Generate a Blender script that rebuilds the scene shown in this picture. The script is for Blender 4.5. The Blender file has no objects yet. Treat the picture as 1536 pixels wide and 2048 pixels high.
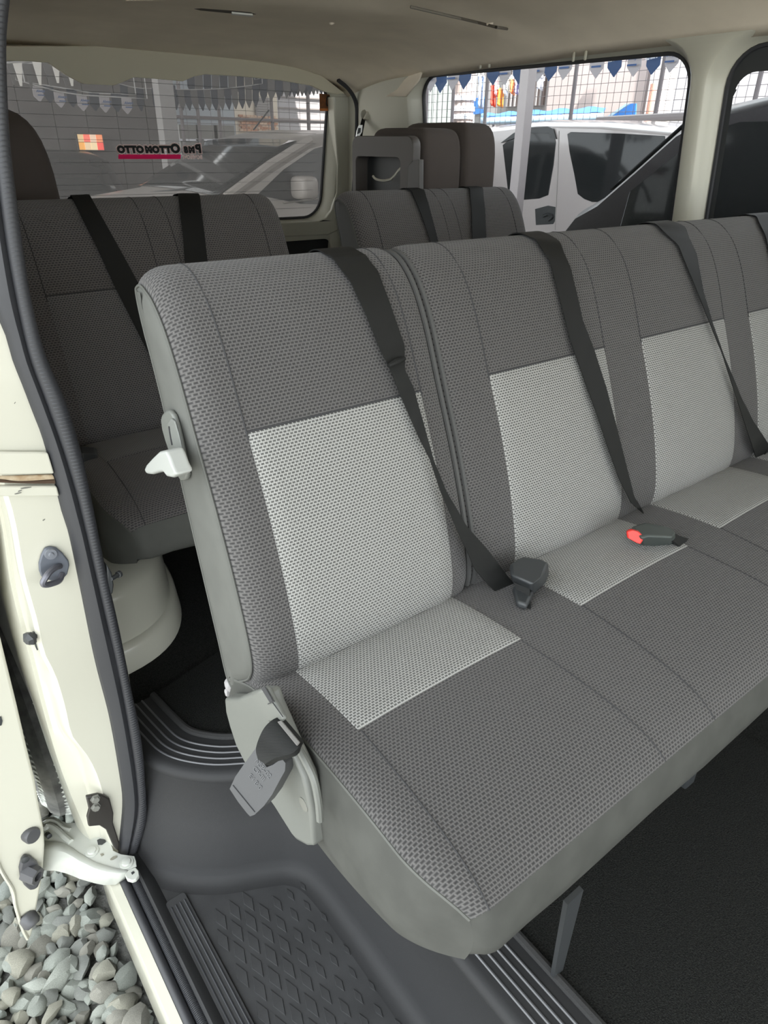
import bpy, bmesh, math, random
from mathutils import Vector, Matrix
from mathutils.geometry import tessellate_polygon

S = bpy.context.scene
COL = S.collection
random.seed(4)

# ------------------------------------------------------------------ camera
F_PX, YAW, PITCH, ROLL = 1361.3, math.radians(38.08), math.radians(28.23), math.radians(0.91)
CAM = Vector((0.0, 0.0, 1.62))
_fw = Vector((math.sin(YAW) * math.cos(PITCH), math.cos(YAW) * math.cos(PITCH), -math.sin(PITCH)))
_r = Vector((math.cos(YAW), -math.sin(YAW), 0))
_u = _r.cross(_fw)
_r2 = math.cos(ROLL) * _r + math.sin(ROLL) * _u
_u2 = -math.sin(ROLL) * _r + math.cos(ROLL) * _u
cd = bpy.data.cameras.new('camera')
cd.sensor_fit = 'HORIZONTAL'
cd.sensor_width = 36
cd.lens = 36 * F_PX / 1536
cd.clip_start = 0.02
cam = bpy.data.objects.new('camera', cd)
COL.objects.link(cam)
cam.matrix_world = Matrix.Translation(CAM) @ Matrix((_r2, _u2, -_fw)).transposed().to_4x4()
S.camera = cam

# ------------------------------------------------------------------ sky, sun, exposure
W = bpy.data.worlds.new('sky')
S.world = W
W.use_nodes = True
wn = W.node_tree
wn.nodes.clear()
wo = wn.nodes.new('ShaderNodeOutputWorld')
wb = wn.nodes.new('ShaderNodeBackground')
wb.inputs['Color'].default_value = (0.89, 0.94, 0.97, 1)
wb.inputs['Strength'].default_value = 2.4
wn.links.new(wb.outputs[0], wo.inputs[0])
sd = bpy.data.lights.new('sun', 'SUN')
sd.energy = 13.0
sd.angle = math.radians(0.6)
sd.color = (1.0, 0.96, 0.9)
sun = bpy.data.objects.new('sun', sd)
COL.objects.link(sun)
sun.rotation_euler = Vector((0.16, 0.55, -0.82)).to_track_quat('-Z', 'Y').to_euler()
vs = S.view_settings
vs.view_transform = 'Standard'
vs.look = 'None'
vs.gamma = 1
vs.exposure = 0.95
vs.use_curve_mapping = False
S.cycles.use_denoising = True
S.cycles.sample_clamp_indirect = 6
S.cycles.max_bounces = 16
S.cycles.diffuse_bounces = 6
S.cycles.transparent_max_bounces = 24

# ------------------------------------------------------------------ helpers
V = Vector


def H(px, py, ax, v):
    """point of the real plane <ax> = v that the lens sees at a photo pixel"""
    d = _fw * F_PX + _r2 * (px - 768) + _u2 * (1024 - py)
    i = 'xyz'.index(ax)
    return CAM + d * ((v - CAM[i]) / d[i])


def HP(px, py, p, n):
    d = _fw * F_PX + _r2 * (px - 768) + _u2 * (1024 - py)
    return CAM + d * ((V(p) - CAM).dot(V(n)) / d.dot(V(n)))


def cat(pts, n=8, closed=False):
    pts = [V(p) for p in pts]
    out = []
    N = len(pts)
    for i in range(N if closed else N - 1):
        if closed:
            p0, p1, p2, p3 = pts[i - 1], pts[i], pts[(i + 1) % N], pts[(i + 2) % N]
        else:
            p1, p2 = pts[i], pts[i + 1]
            p0 = pts[i - 1] if i else p1 * 2 - p2
            p3 = pts[i + 2] if i + 2 < N else p2 * 2 - p1
        for k in range(n):
            t = k / n
            out.append(0.5 * ((2 * p1) + (p2 - p0) * t + (2 * p0 - 5 * p1 + 4 * p2 - p3) * t * t + (3 * p1 - p0 - 3 * p2 + p3) * t ** 3))
    if not closed:
        out.append(pts[-1])
    return out


class G:
    def __init__(s):
        s.v, s.f, s.uv = [], [], {}

    def add(s, vs_, fs):
        o = len(s.v)
        s.v += [V(p) for p in vs_]
        s.f += [tuple(i + o for i in f) for f in fs]
        return o

    def box(s, c, size, rot=None):
        c, h = V(c), V(size) / 2
        p = [V((x, y, z)) for x in (-h.x, h.x) for y in (-h.y, h.y) for z in (-h.z, h.z)]
        if rot is not None:
            p = [rot @ q for q in p]
        s.add([c + q for q in p], [(0, 1, 3, 2), (4, 6, 7, 5), (0, 4, 5, 1), (2, 3, 7, 6), (0, 2, 6, 4), (1, 5, 7, 3)])
        return s

    def tube(s, pts, r, n=8, cap=True, closed=False, sq=1.0, up=None):
        pts = [V(p) for p in pts]
        N = len(pts)
        rs = r if isinstance(r, (list, tuple)) else [r] * N
        nrm = None
        o = len(s.v)
        for i, p in enumerate(pts):
            a = pts[(i - 1) % N] if (i or closed) else p
            b = pts[(i + 1) % N] if (i < N - 1 or closed) else p
            t = (b - a).normalized()
            if up is not None:
                nrm = V(up)
            elif nrm is None:
                nrm = t.orthogonal()
            nrm = (nrm - t * nrm.dot(t)).normalized()
            bn = t.cross(nrm)
            for k in range(n):
                an = 2 * math.pi * k / n
                s.v.append(p + nrm * math.cos(an) * rs[i] + bn * math.sin(an) * rs[i] * sq)
        for i in range(N if closed else N - 1):
            j = (i + 1) % N
            for k in range(n):
                s.f.append((o + i * n + k, o + i * n + (k + 1) % n, o + j * n + (k + 1) % n, o + j * n + k))
        if cap and not closed:
            s.f.append(tuple(o + k for k in range(n))[::-1])
            s.f.append(tuple(o + (N - 1) * n + k for k in range(n)))
        return s

    def prism(s, pts, d):
        """closed outline of 3-D points pushed along d"""
        pts = [V(p) for p in pts]
        d = V(d)
        n = len(pts)
        o = s.add(pts + [p + d for p in pts], [])
        nr = V((0, 0, 0))
        for i in range(n):
            nr += pts[i].cross(pts[(i + 1) % n])
        tris = tessellate_polygon([pts])
        for t in tris:
            a, b, c = t
            if (pts[b] - pts[a]).cross(pts[c] - pts[a]).dot(d) > 0:
                t = (a, c, b)
            s.f.append(tuple(o + i for i in t))
            s.f.append(tuple(o + n + i for i in reversed(t)))
        flip = nr.dot(d) > 0
        for i in range(n):
            j = (i + 1) % n
            q = (o + i, o + j, o + n + j, o + n + i)
            s.f.append(q if flip else q[::-1])
        return s

    def grid(s, P, nu, nv, uv=None):
        o = len(s.v)
        for j in range(nv + 1):
            for i in range(nu + 1):
                s.v.append(V(P(i / nu, j / nv)))
                if uv:
                    s.uv[len(s.v) - 1] = uv(i / nu, j / nv)
        w = nu + 1
        for j in range(nv):
            for i in range(nu):
                s.f.append((o + j * w + i, o + j * w + i + 1, o + (j + 1) * w + i + 1, o + (j + 1) * w + i))
        return s

    def loft(s, rings, closed=True, cap=False):
        n = len(rings[0])
        o = len(s.v)
        for r in rings:
            s.v += [V(p) for p in r]
        for i in range(len(rings) - 1):
            for k in range(n if closed else n - 1):
                l = (k + 1) % n
                s.f.append((o + i * n + k, o + i * n + l, o + (i + 1) * n + l, o + (i + 1) * n + k))
        if cap:
            for i, rv in ((0, 1), (len(rings) - 1, 0)):
                ring = [V(p) for p in rings[i]]
                for t in tessellate_polygon([ring]):
                    t = tuple(o + i * n + q for q in t)
                    s.f.append(t[::-1] if rv else t)
        return s

    def lathe(s, base, axis, prof, n=16):
        """prof: (distance along the axis, radius)"""
        base, ax = V(base), V(axis).normalized()
        a = ax.orthogonal().normalized()
        b = ax.cross(a)
        rings = [[base + ax * h + (a * math.cos(2 * math.pi * k / n) + b * math.sin(2 * math.pi * k / n)) * r for k in range(n)] for h, r in prof]
        return s.loft(rings, True, True)

    def ribbon(s, L, R, th=0.0014):
        L, R = [V(p) for p in L], [V(p) for p in R]
        rings = []
        for i in range(len(L)):
            a, b = max(i - 1, 0), min(i + 1, len(L) - 1)
            nr = (L[b] - L[a] + R[b] - R[a]).cross(R[i] - L[i])
            nr = nr.normalized() * th / 2 if nr.length > 1e-9 else V((0, 0, th / 2))
            rings.append([L[i] + nr, R[i] + nr, R[i] - nr, L[i] - nr])
        return s.loft(rings, True, True)

    def puff(s, c, size, rot=None, e=0.35, nu=20, nv=12):
        """rounded pillow (superellipsoid)"""
        c = V(c)
        sg = lambda x, p: math.copysign(abs(x) ** p, x)

        def P(u, v):
            a, b = u * 2 * math.pi, (v - 0.5) * math.pi
            q = V((size[0] / 2 * sg(math.cos(b), e) * sg(math.cos(a), e), size[1] / 2 * sg(math.cos(b), e) * sg(math.sin(a), e), size[2] / 2 * sg(math.sin(b), e)))
            return c + (rot @ q if rot is not None else q)
        return s.grid(P, nu, nv)


def obj(name, g, m, parent=None, smooth=True, bevel=0, seg=2, sub=0, solid=0, weld=True, angle=40):
    me = bpy.data.meshes.new(name)
    me.from_pydata([tuple(p) for p in g.v], [], g.f)
    if g.uv:
        ul = me.uv_layers.new(name='UVMap')
        for l in me.loops:
            ul.data[l.index].uv = g.uv.get(l.vertex_index, (0, 0))
    bm = bmesh.new()
    bm.from_mesh(me)
    if weld:
        bmesh.ops.remove_doubles(bm, verts=bm.verts, dist=1e-5)
    bmesh.ops.recalc_face_normals(bm, faces=bm.faces)
    bm.to_mesh(me)
    bm.free()
    me.materials.append(m)
    if smooth:
        for p in me.polygons:
            p.use_smooth = True
        me.set_sharp_from_angle(angle=math.radians(angle))
    o = bpy.data.objects.new(name, me)
    COL.objects.link(o)
    if parent is not None:
        o.parent = parent
        o.matrix_parent_inverse = Matrix.Translation(-parent_loc(parent))
    if solid:
        md = o.modifiers.new('thickness', 'SOLIDIFY')
        md.thickness = solid
        md.offset = 0
    if bevel:
        md = o.modifiers.new('bevel', 'BEVEL')
        md.width = bevel
        md.segments = seg
        md.limit_method = 'ANGLE'
        md.angle_limit = math.radians(35)
    if sub:
        md = o.modifiers.new('sub', 'SUBSURF')
        md.levels = md.render_levels = sub
    return o


def parent_loc(p):
    return p.location.copy() if p is not None and p.type == 'EMPTY' else V((0, 0, 0))


def thing(name, label, cat_, loc, group=None):
    o = bpy.data.objects.new(name, None)
    o.empty_display_size = 0.05
    COL.objects.link(o)
    o.location = loc
    return tag(o, label, cat_, group)


def tag(o, label, cat_, group=None, kind=None):
    if label:
        o['label'] = label
    if cat_:
        o['category'] = cat_
    if group:
        o['group'] = group
    if kind:
        o['kind'] = kind
    return o


def text_mesh(name, body, size, m, parent, M, extrude=0.0003, align='LEFT', shear=0.0, bold=0.0):
    cu = bpy.data.curves.new(name, 'FONT')
    cu.body = body
    cu.size = size
    cu.extrude = extrude
    cu.offset = bold
    cu.shear = shear
    cu.align_x = align
    cu.resolution_u = 3
    t = bpy.data.objects.new(name, cu)
    COL.objects.link(t)
    me = bpy.data.meshes.new_from_object(t.evaluated_get(bpy.context.evaluated_depsgraph_get()))
    bpy.data.objects.remove(t)
    bpy.data.curves.remove(cu)
    me.materials.clear()
    me.materials.append(m)
    me.name = name
    me.transform(M)
    o = bpy.data.objects.new(name, me)
    COL.objects.link(o)
    o.parent = parent
    o.matrix_parent_inverse = Matrix.Translation(-parent_loc(parent))
    return o


def struct(o, label=None):
    o['kind'] = 'structure'
    if label:
        o['label'] = label
    return o


# ------------------------------------------------------------------ materials
def mat(name, color, rough=0.5, metal=0.0, spec=0.5, var=0.0, vscale=30, bump=0.0, bscale=200, coat=0.0, sheen=0.0, col2=None, bdist=0.001):
    m = bpy.data.materials.new(name)
    m.use_nodes = True
    nt = m.node_tree
    b = nt.nodes['Principled BSDF']
    b.inputs['Base Color'].default_value = (*color, 1)
    b.inputs['Roughness'].default_value = rough
    b.inputs['Metallic'].default_value = metal
    b.inputs['Specular IOR Level'].default_value = spec
    b.inputs['Coat Weight'].default_value = coat
    b.inputs['Coat Roughness'].default_value = 0.05
    b.inputs['Sheen Weight'].default_value = sheen
    tc = nt.nodes.new('ShaderNodeTexCoord')
    if var or col2:
        n = nt.nodes.new('ShaderNodeTexNoise')
        n.inputs['Scale'].default_value = vscale
        n.inputs['Detail'].default_value = 5
        r = nt.nodes.new('ShaderNodeValToRGB')
        c2 = col2 or tuple(min(1, c * (1 + var)) for c in color)
        c1 = color if col2 else tuple(c * (1 - var) for c in color)
        r.color_ramp.elements[0].color = (*c1, 1)
        r.color_ramp.elements[1].color = (*c2, 1)
        r.color_ramp.elements[0].position = 0.35
        r.color_ramp.elements[1].position = 0.65
        nt.links.new(tc.outputs['Object'], n.inputs['Vector'])
        nt.links.new(n.outputs['Fac'], r.inputs['Fac'])
        nt.links.new(r.outputs['Color'], b.inputs['Base Color'])
    if bump:
        n = nt.nodes.new('ShaderNodeTexNoise')
        n.inputs['Scale'].default_value = bscale
        n.inputs['Detail'].default_value = 3
        bp = nt.nodes.new('ShaderNodeBump')
        bp.inputs['Strength'].default_value = bump
        bp.inputs['Distance'].default_value = bdist
        nt.links.new(tc.outputs['Object'], n.inputs['Vector'])
        nt.links.new(n.outputs['Fac'], bp.inputs['Height'])
        nt.links.new(bp.outputs['Normal'], b.inputs['Normal'])
    return m


def weave(name, tuft, gap, w=0.0060, h=0.0043, rough=0.9):
    """raised woven tufts in offset rows, laid out in metres over the UV map"""
    m = bpy.data.materials.new(name)
    m.use_nodes = True
    nt = m.node_tree
    b = nt.nodes['Principled BSDF']
    b.inputs['Roughness'].default_value = rough
    b.inputs['Specular IOR Level'].default_value = 0.25
    b.inputs['Sheen Weight'].default_value = 0.15
    tc = nt.nodes.new('ShaderNodeTexCoord')
    br = nt.nodes.new('ShaderNodeTexBrick')
    br.offset = 0.5
    br.inputs['Scale'].default_value = 1
    br.inputs['Brick Width'].default_value = w
    br.inputs['Row Height'].default_value = h
    br.inputs['Mortar Size'].default_value = h * 0.40
    br.inputs['Mortar Smooth'].default_value = 1
    br.inputs['Color1'].default_value = (*gap, 1)
    br.inputs['Color2'].default_value = (*[c * 1.25 for c in gap], 1)
    br.inputs['Mortar'].default_value = (*tuft, 1)
    nt.links.new(tc.outputs['UV'], br.inputs['Vector'])
    n = nt.nodes.new('ShaderNodeTexNoise')
    n.inputs['Scale'].default_value = 900
    nt.links.new(tc.outputs['UV'], n.inputs['Vector'])
    mx = nt.nodes.new('ShaderNodeMix')
    mx.data_type = 'RGBA'
    mx.blend_type = 'OVERLAY'
    mx.inputs['Factor'].default_value = 0.25
    nt.links.new(br.outputs['Color'], mx.inputs['A'])
    nt.links.new(n.outputs['Fac'], mx.inputs['B'])
    nt.links.new(mx.outputs['Result'], b.inputs['Base Color'])
    bp = nt.nodes.new('ShaderNodeBump')
    bp.inputs['Strength'].default_value = 0.55
    bp.inputs['Distance'].default_value = 0.0016
    nt.links.new(br.outputs['Fac'], bp.inputs['Height'])
    nt.links.new(bp.outputs['Normal'], b.inputs['Normal'])
    return m


def webbing(name, color):
    m = mat(name, color, 0.6, spec=0.22)
    nt = m.node_tree
    b = nt.nodes['Principled BSDF']
    tc = nt.nodes.new('ShaderNodeTexCoord')
    w = nt.nodes.new('ShaderNodeTexWave')
    w.bands_direction = 'DIAGONAL'
    w.inputs['Scale'].default_value = 260
    nt.links.new(tc.outputs['Object'], w.inputs['Vector'])
    bp = nt.nodes.new('ShaderNodeBump')
    bp.inputs['Strength'].default_value = 0.25
    bp.inputs['Distance'].default_value = 0.0006
    nt.links.new(w.outputs['Fac'], bp.inputs['Height'])
    nt.links.new(bp.outputs['Normal'], b.inputs['Normal'])
    return m


def glass(name, tint, refl=0.06, dust=0.01, fres=0.5):
    m = bpy.data.materials.new(name)
    m.use_nodes = True
    nt = m.node_tree
    nt.nodes.clear()
    o = nt.nodes.new('ShaderNodeOutputMaterial')
    t = nt.nodes.new('ShaderNodeBsdfTransparent')
    t.inputs['Color'].default_value = (*tint, 1)
    g = nt.nodes.new('ShaderNodeBsdfGlossy')
    g.inputs['Roughness'].default_value = 0.02
    g.inputs['Color'].default_value = (1, 1, 1, 1)
    lw = nt.nodes.new('ShaderNodeLayerWeight')
    lw.inputs['Blend'].default_value = 0.12
    ml = nt.nodes.new('ShaderNodeMath')
    ml.operation = 'MULTIPLY_ADD'
    ml.inputs[1].default_value = fres
    ml.inputs[2].default_value = refl * 0.4
    mx = nt.nodes.new('ShaderNodeMixShader')
    nt.links.new(lw.outputs['Fresnel'], ml.inputs[0])
    nt.links.new(ml.outputs[0], mx.inputs[0])
    nt.links.new(t.outputs[0], mx.inputs[1])
    nt.links.new(g.outputs[0], mx.inputs[2])
    df = nt.nodes.new('ShaderNodeBsdfTranslucent')
    df.inputs['Color'].default_value = (0.8, 0.76, 0.72, 1)
    m2 = nt.nodes.new('ShaderNodeMixShader')
    m2.inputs[0].default_value = dust
    nt.links.new(mx.outputs[0], m2.inputs[1])
    nt.links.new(df.outputs[0], m2.inputs[2])
    nt.links.new(m2.outputs[0], o.inputs[0])
    return m


PAINT = mat('cream_white_paint', (0.545, 0.535, 0.45), 0.28, coat=0.4)
HEAD = mat('headliner_cloth', (0.88, 0.79, 0.65), 0.95, spec=0.1, bump=0.25, bscale=900, var=0.05, vscale=6)
TRIMC = mat('cream_plastic_trim', (0.62, 0.58, 0.45), 0.6, bump=0.1, bscale=700)
DARKF = weave('charcoal_weave', (0.106, 0.102, 0.099), (0.029, 0.028, 0.028))
LITEF = weave('light_grey_weave', (0.345, 0.345, 0.328), (0.066, 0.066, 0.063), 0.0056, 0.0040)
MIDF = weave('mid_grey_weave', (0.20, 0.195, 0.19), (0.055, 0.055, 0.06), 0.0062, 0.0044)
REARF = weave('rear_charcoal_weave', (0.165, 0.155, 0.15), (0.05, 0.048, 0.05), 0.0070, 0.0048)
VINYL = mat('grey_vinyl', (0.098, 0.10, 0.091), 0.7, spec=0.3, var=0.05, vscale=25, bump=0.08, bscale=1200)
VINYLB = mat('dark_seat_back_cloth', (0.06, 0.06, 0.06), 0.9)
STITCH = mat('dark_stitching', (0.035, 0.035, 0.037), 0.9)
SIDEPL = mat('silver_grey_plastic', (0.138, 0.143, 0.13), 0.42, bump=0.18, bscale=900)
RUBBER = mat('black_rubber', (0.03, 0.031, 0.035), 0.5, bump=0.1, bscale=600)
STEPPL = mat('black_grained_plastic', (0.029, 0.0294, 0.0305), 0.55, bump=0.3, bscale=1400, spec=0.22)
TREADM = mat('lit_tread_plastic', (0.040, 0.0405, 0.042), 0.55, bump=0.3, bscale=1400, spec=0.3, var=0.15, vscale=14)  # step plastic lightened to paint in light from above, tone slightly mottled
CARPET = mat('black_carpet', (0.011, 0.0115, 0.011), 1.0, spec=0.1, bump=1.0, bscale=500, col2=(0.028, 0.029, 0.027), vscale=420, bdist=0.004)
BELT = webbing('black_webbing', (0.013, 0.0135, 0.013))
BLACKPL = mat('black_plastic', (0.035, 0.038, 0.04), 0.45)
DGREYPL = mat('dark_grey_plastic', (0.052, 0.053, 0.055), 0.42, bump=0.12, bscale=900)
REDPL = mat('red_plastic', (0.72, 0.04, 0.03), 0.4)
STEEL = mat('steel', (0.6, 0.6, 0.6), 0.3, metal=1)
DUSTST = mat('dull_painted_metal', (0.17, 0.17, 0.15), 0.6)
VINYLS = mat('shaded_skirt_vinyl', (0.060, 0.061, 0.055), 0.75, spec=0.25, var=0.10, vscale=25, bump=0.08, bscale=1200)  # seat vinyl darkened, the skirt's shade is put into the colour
SEAMD = mat('dark_piping', (0.06, 0.06, 0.058), 0.8)
VINYLD = mat('dark_grey_vinyl', (0.085, 0.084, 0.082), 0.7)
GREYTH = mat('grey_thread', (0.13, 0.125, 0.118), 0.9, bump=0.6, bscale=1500)
GLASSC = glass('clear_glass', (0.90, 0.92, 0.92), 0.03)
GLASST = glass('tinted_glass', (0.40, 0.385, 0.37), 0.03, 0.07, 0.25)

# ================================================================== THE SETTING: the van body
def xw(z):
    return 1.985 - 0.125 * (z - 1.0)


def yr(z):
    return 2.79 - 0.19 * (z - 1.3)


def rr(a0, a1, b0, b1, r, n=7):
    out = []
    for cx, cy, s0 in ((a1 - r, b1 - r, 0), (a0 + r, b1 - r, 90), (a0 + r, b0 + r, 180), (a1 - r, b0 + r, 270)):
        for k in range(n + 1):
            t = math.radians(s0 + 90 * k / n)
            out.append((cx + r * math.cos(t), cy + r * math.sin(t)))
    return out


def plate(g, outer, holes, fmap, d=0.0):
    loops = [[V((a, b, 0)) for a, b in lp] for lp in [outer] + holes]
    flat = [p for lp in loops for p in lp]
    g.add([fmap(p.x, p.y, d) for p in flat], [tuple(t) for t in tessellate_polygon(loops)])


WALL = lambda y, z, d: V((xw(z) + d, y, z))
REAR = lambda x, z, d: V((x, yr(z) + d, z))


def frame_hole(g, lo, li, fmap, d1):
    """rolled sheet-metal edge from the wall's hole (lo) in to the glass (li)"""
    n = len(lo)
    rings = []
    for t, dd in ((0, 0), (0.12, 0.004), (0.35, 0.016), (0.62, 0.034), (0.85, d1 * 0.9), (1, d1)):
        rings.append([fmap(lo[i][0] * (1 - t) + li[i][0] * t, lo[i][1] * (1 - t) + li[i][1] * t, dd) for i in range(n)])
    g.loft(rings)


W1I, W1O = rr(1.19, 2.275, 1.20, 1.850, 0.075), rr(1.155, 2.315, 1.165, 1.876, 0.10)
W2I, W2O = rr(-0.15, 1.085, 1.20, 1.850, 0.085), rr(-0.185, 1.118, 1.165, 1.876, 0.11)
g = G()
plate(g, [(-1.6, 0.45), (2.80, 0.45), (2.80, 1.925), (-1.6, 1.925)], [W1O, W2O], WALL)
frame_hole(g, W1O, W1I, WALL, 0.055)
frame_hole(g, W2O, W2I, WALL, 0.055)
wall_right = struct(obj('wall_right', g, PAINT, angle=50), 'cream painted inner side of the van with two windows')
# outer skin so that the wall has thickness
g = G()
plate(g, [(-1.6, 0.25), (2.86, 0.25), (2.86, 1.925), (-1.6, 1.925)], [W1I, W2I], lambda y, z, d: V((xw(z) + 0.062 + d, y, z)))
obj('outer_skin', g, PAINT, wall_right, smooth=False)
# small pressed clips above the window
for py_ in ((960, 132), (978, 130), (1146, 117), (1170, 114)):
    p = HP(*py_, (1.985, 0, 1.0), (1, 0, 0.125))
    g = G().box((p.x + 0.002, p.y, p.z + 0.004), (0.006, 0.009, 0.024))
    obj('pressed_tab', g, PAINT, wall_right, bevel=0.003)


def window(name, li, fmap, d, gl, label, frit=0.0, seal=0.006):
    g = G()
    plate(g, li, [], fmap, d)
    w = struct(obj(name, g, gl, smooth=False, weld=False), label)
    g = G().tube([fmap(a, b, d - 0.004) for a, b in li], seal, 6, closed=True)
    obj('rubber_seal', g, RUBBER, w)
    if frit:
        cx = sum(p[0] for p in li) / len(li)
        cy = sum(p[1] for p in li) / len(li)
        a0, a1 = min(p[0] for p in li), max(p[0] for p in li)
        b0, b1 = min(p[1] for p in li), max(p[1] for p in li)
        inn = rr(a0 + frit, a1 - frit * 0.75, b0 + frit * 2, b1 - frit * 2.1, 0.05)
        g = G()
        plate(g, li, [inn], fmap, d - 0.002)
        obj('black_border', g, BLACKPL, w, smooth=False)
    return w


window('window_1', W1I, WALL, 0.056, GLASSC, 'clear rear side window of the van')
window('window_2', W2I, WALL, 0.056, GLASSC, 'side window with a broad black border', frit=0.026)

# rear wall with the tailgate window
RI, RO = rr(0.25, 1.825, 1.335, 1.852, 0.085), rr(0.215, 1.862, 1.295, 1.885, 0.11)
g = G()
plate(g, [(0.08, 0.45), (1.99, 0.45), (1.99, 1.93), (0.08, 1.93)], [RO, rr(0.95, 1.86, 0.95, 1.245, 0.04)], REAR)
frame_hole(g, RO, RI, REAR, 0.06)
wall_rear = struct(obj('wall_rear', g, PAINT, angle=50), 'cream painted tailgate seen from inside')
g = G()
plate(g, [(0.08, 0.3), (2.04, 0.3), (2.04, 1.98), (0.08, 1.98)], [RI], lambda x, z, d: REAR(x, z, 0.068))
obj('outer_skin', g, PAINT, wall_rear, smooth=False)
g = G()
plate(g, rr(0.93, 1.88, 0.93, 1.265, 0.04), [], REAR, 0.05)
obj('dark_recess', g, BLACKPL, wall_rear, smooth=False)
rw = window('window_3', RI, REAR, 0.06, GLASST, 'tinted rear window with thin heater lines')
for k in range(13):
    z = 1.375 + k * 0.036
    g = G().tube([REAR(0.30 + 1.48 * i / 12, z, 0.057) for i in range(13)], 0.0007, 4)
    obj('heater_line', g, BLACKPL, rw)
# tailgate inner trim above the window, with its two bumps
pl = [(-20, 92), (200, 92), (400, 106), (560, 126), (640, 148), (690, 187), (672, 189), (650, 184), (625, 172), (560, 161), (480, 153), (410, 149), (390, 153), (366, 163), (300, 157), (268, 155), (250, 163), (230, 171), (165, 168), (140, 155), (98, 126), (60, 123), (-20, 122)]
pts = [HP(px, py, (0, 2.66, 1.8), (0, 1, 0.19)) for px, py in pl]
g = G().prism(pts, (0, 0.05, 0.01))
struct(obj('trim_1', g, TRIMC, bevel=0.008, seg=3), 'cream plastic trim above the rear window')
# right-hand pillar cover of the tailgate
pl = [(666, 193), (706, 193), (712, 230), (708, 300), (703, 400), (690, 440), (676, 460), (655, 470), (560, 474), (558, 446), (636, 441), (652, 434), (662, 420), (672, 385), (674, 330), (668, 240)]
pts = [HP(px, py, (0, 2.79, 1.3), (0, 1, 0.19)) for px, py in pl]
g = G().prism([p - V((0, 0.006, 0)) for p in pts], (0, 0.05, 0))
struct(obj('trim_2', g, PAINT, bevel=0.012, seg=3), 'cream painted frame at the right of the rear window')
sl = [(676, 160), (695, 176), (707, 193), (713, 212), (714, 238), (712, 293), (707, 380), (697, 500)]
g = G().tube(cat([HP(px, py, (0, 2.72, 1.3), (0, 1, 0.19)) for px, py in sl], 5), 0.008, 8)
struct(obj('trim_3', g, RUBBER), 'black rubber strip round the tailgate opening')


# headliner
def ceil_z(x, y):
    u = abs(x - 1.05) / 0.87
    zc = 1.955 - 0.012 * max(0, y - 1.0) ** 2
    z = zc - 0.10 * u ** 5
    ys = 1.95 - 0.28 * (x - 0.7)          # moulded step across the cloth
    t = min(1, max(0, (ys - y) / 0.10 + 0.5))
    z += 0.016 * t * t * (3 - 2 * t) * max(0, 1 - u ** 6)
    if y > 2.35:
        z -= 0.30 * (y - 2.35) ** 2
    return z


g = G().grid(lambda a, b: V((0.20 + 1.70 * a, -1.6 + 4.29 * b, ceil_z(0.20 + 1.70 * a, -1.6 + 4.29 * b))), 48, 90)
ceiling = struct(obj('ceiling', g, HEAD, solid=0.012, angle=60), 'beige cloth headliner of the van')
# headliner corner flap coming down to the wall
for k in range(1):
    pl = [(704, 150), (800, 120), (850, 128), (838, 160), (812, 193), (716, 193), (704, 178)]
    d = [2.70, 2.50, 2.20, 2.22, 2.3, 2.66, 2.68]
    pts = [H(px, py, 'y', yy) for (px, py), yy in zip(pl, d)]
    c = sum(pts, V((0, 0, 0))) / len(pts)
    g = G()
    n = len(pts)
    g.add(pts + [c], [(i, (i + 1) % n, n) for i in range(n)])
    obj('corner_flap', g, HEAD, ceiling, solid=0.008)


def on_ceil(px, py, it=6):
    z = 1.93
    for _ in range(it):
        p = H(px, py, 'z', z)
        z = ceil_z(p.x, p.y)
    return H(px, py, 'z', z)


g = G().tube([on_ceil(821 + (1096 - 821) * t / 8, 6 + (70 - 6) * t / 8) - V((0, 0, 0.008)) for t in range(9)], 0.0035, 6)
obj('headliner_groove', g, mat('headliner_shadow_seam', (0.22, 0.2, 0.17), 0.9), ceiling)
for px, py in ((930, 97), (1077, 74), (1213, 60), (724, 176), (663, 41), (980, 42)):
    p = on_ceil(px, py)
    g = G().lathe(p - V((0, 0, 0.004)), (0.15, 0, -1), [(0, 0.009), (0.004, 0.008), (0.007, 0.004)], 12)
    obj('trim_clip', g, HEAD, ceiling)
pl = [(388, 12), (402, 11), (455, 15), (500, 19), (512, 23), (500, 24), (450, 20), (400, 15)]
pts = [on_ceil(*q) - V((0, 0, 0.0065)) for q in pl]
g = G().prism(pts, (0, 0, 0.004))
obj('light_recess', g, mat('recess_brown', (0.10, 0.085, 0.065), 0.8), ceiling)
pl = [(463, 17), (505, 21), (506, 24), (462, 20)]
g = G().prism([on_ceil(*q) - V((0, 0, 0.011)) for q in pl], (0, 0, 0.004))
obj('light_switch', g, mat('white_switch', (0.75, 0.75, 0.7), 0.4), ceiling)
# black moulding of the grab recess at the very top
pl = [(250, -6), (300, 12), (312, 24), (330, 20), (384, 2), (384, -8)]
g = G().prism([on_ceil(*q) - V((0, 0, 0.0075)) for q in pl], (0, 0, 0.003))
obj('moulded_hollow', g, HEAD, ceiling)

# floor
FZ = 0.62
g = G()
g.add([(0.43, -1.6, FZ), (2.0, -1.6, FZ), (2.0, 2.8, FZ), (0.12, 2.8, FZ), (0.12, 1.06, FZ), (0.22, 0.99, FZ), (0.30, 0.90, FZ), (0.43, 0.78, FZ)], [(0, 1, 2, 3, 4, 5, 6, 7)])
floor = struct(obj('floor', g, CARPET, smooth=False), 'black carpet floor of the van')

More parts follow.
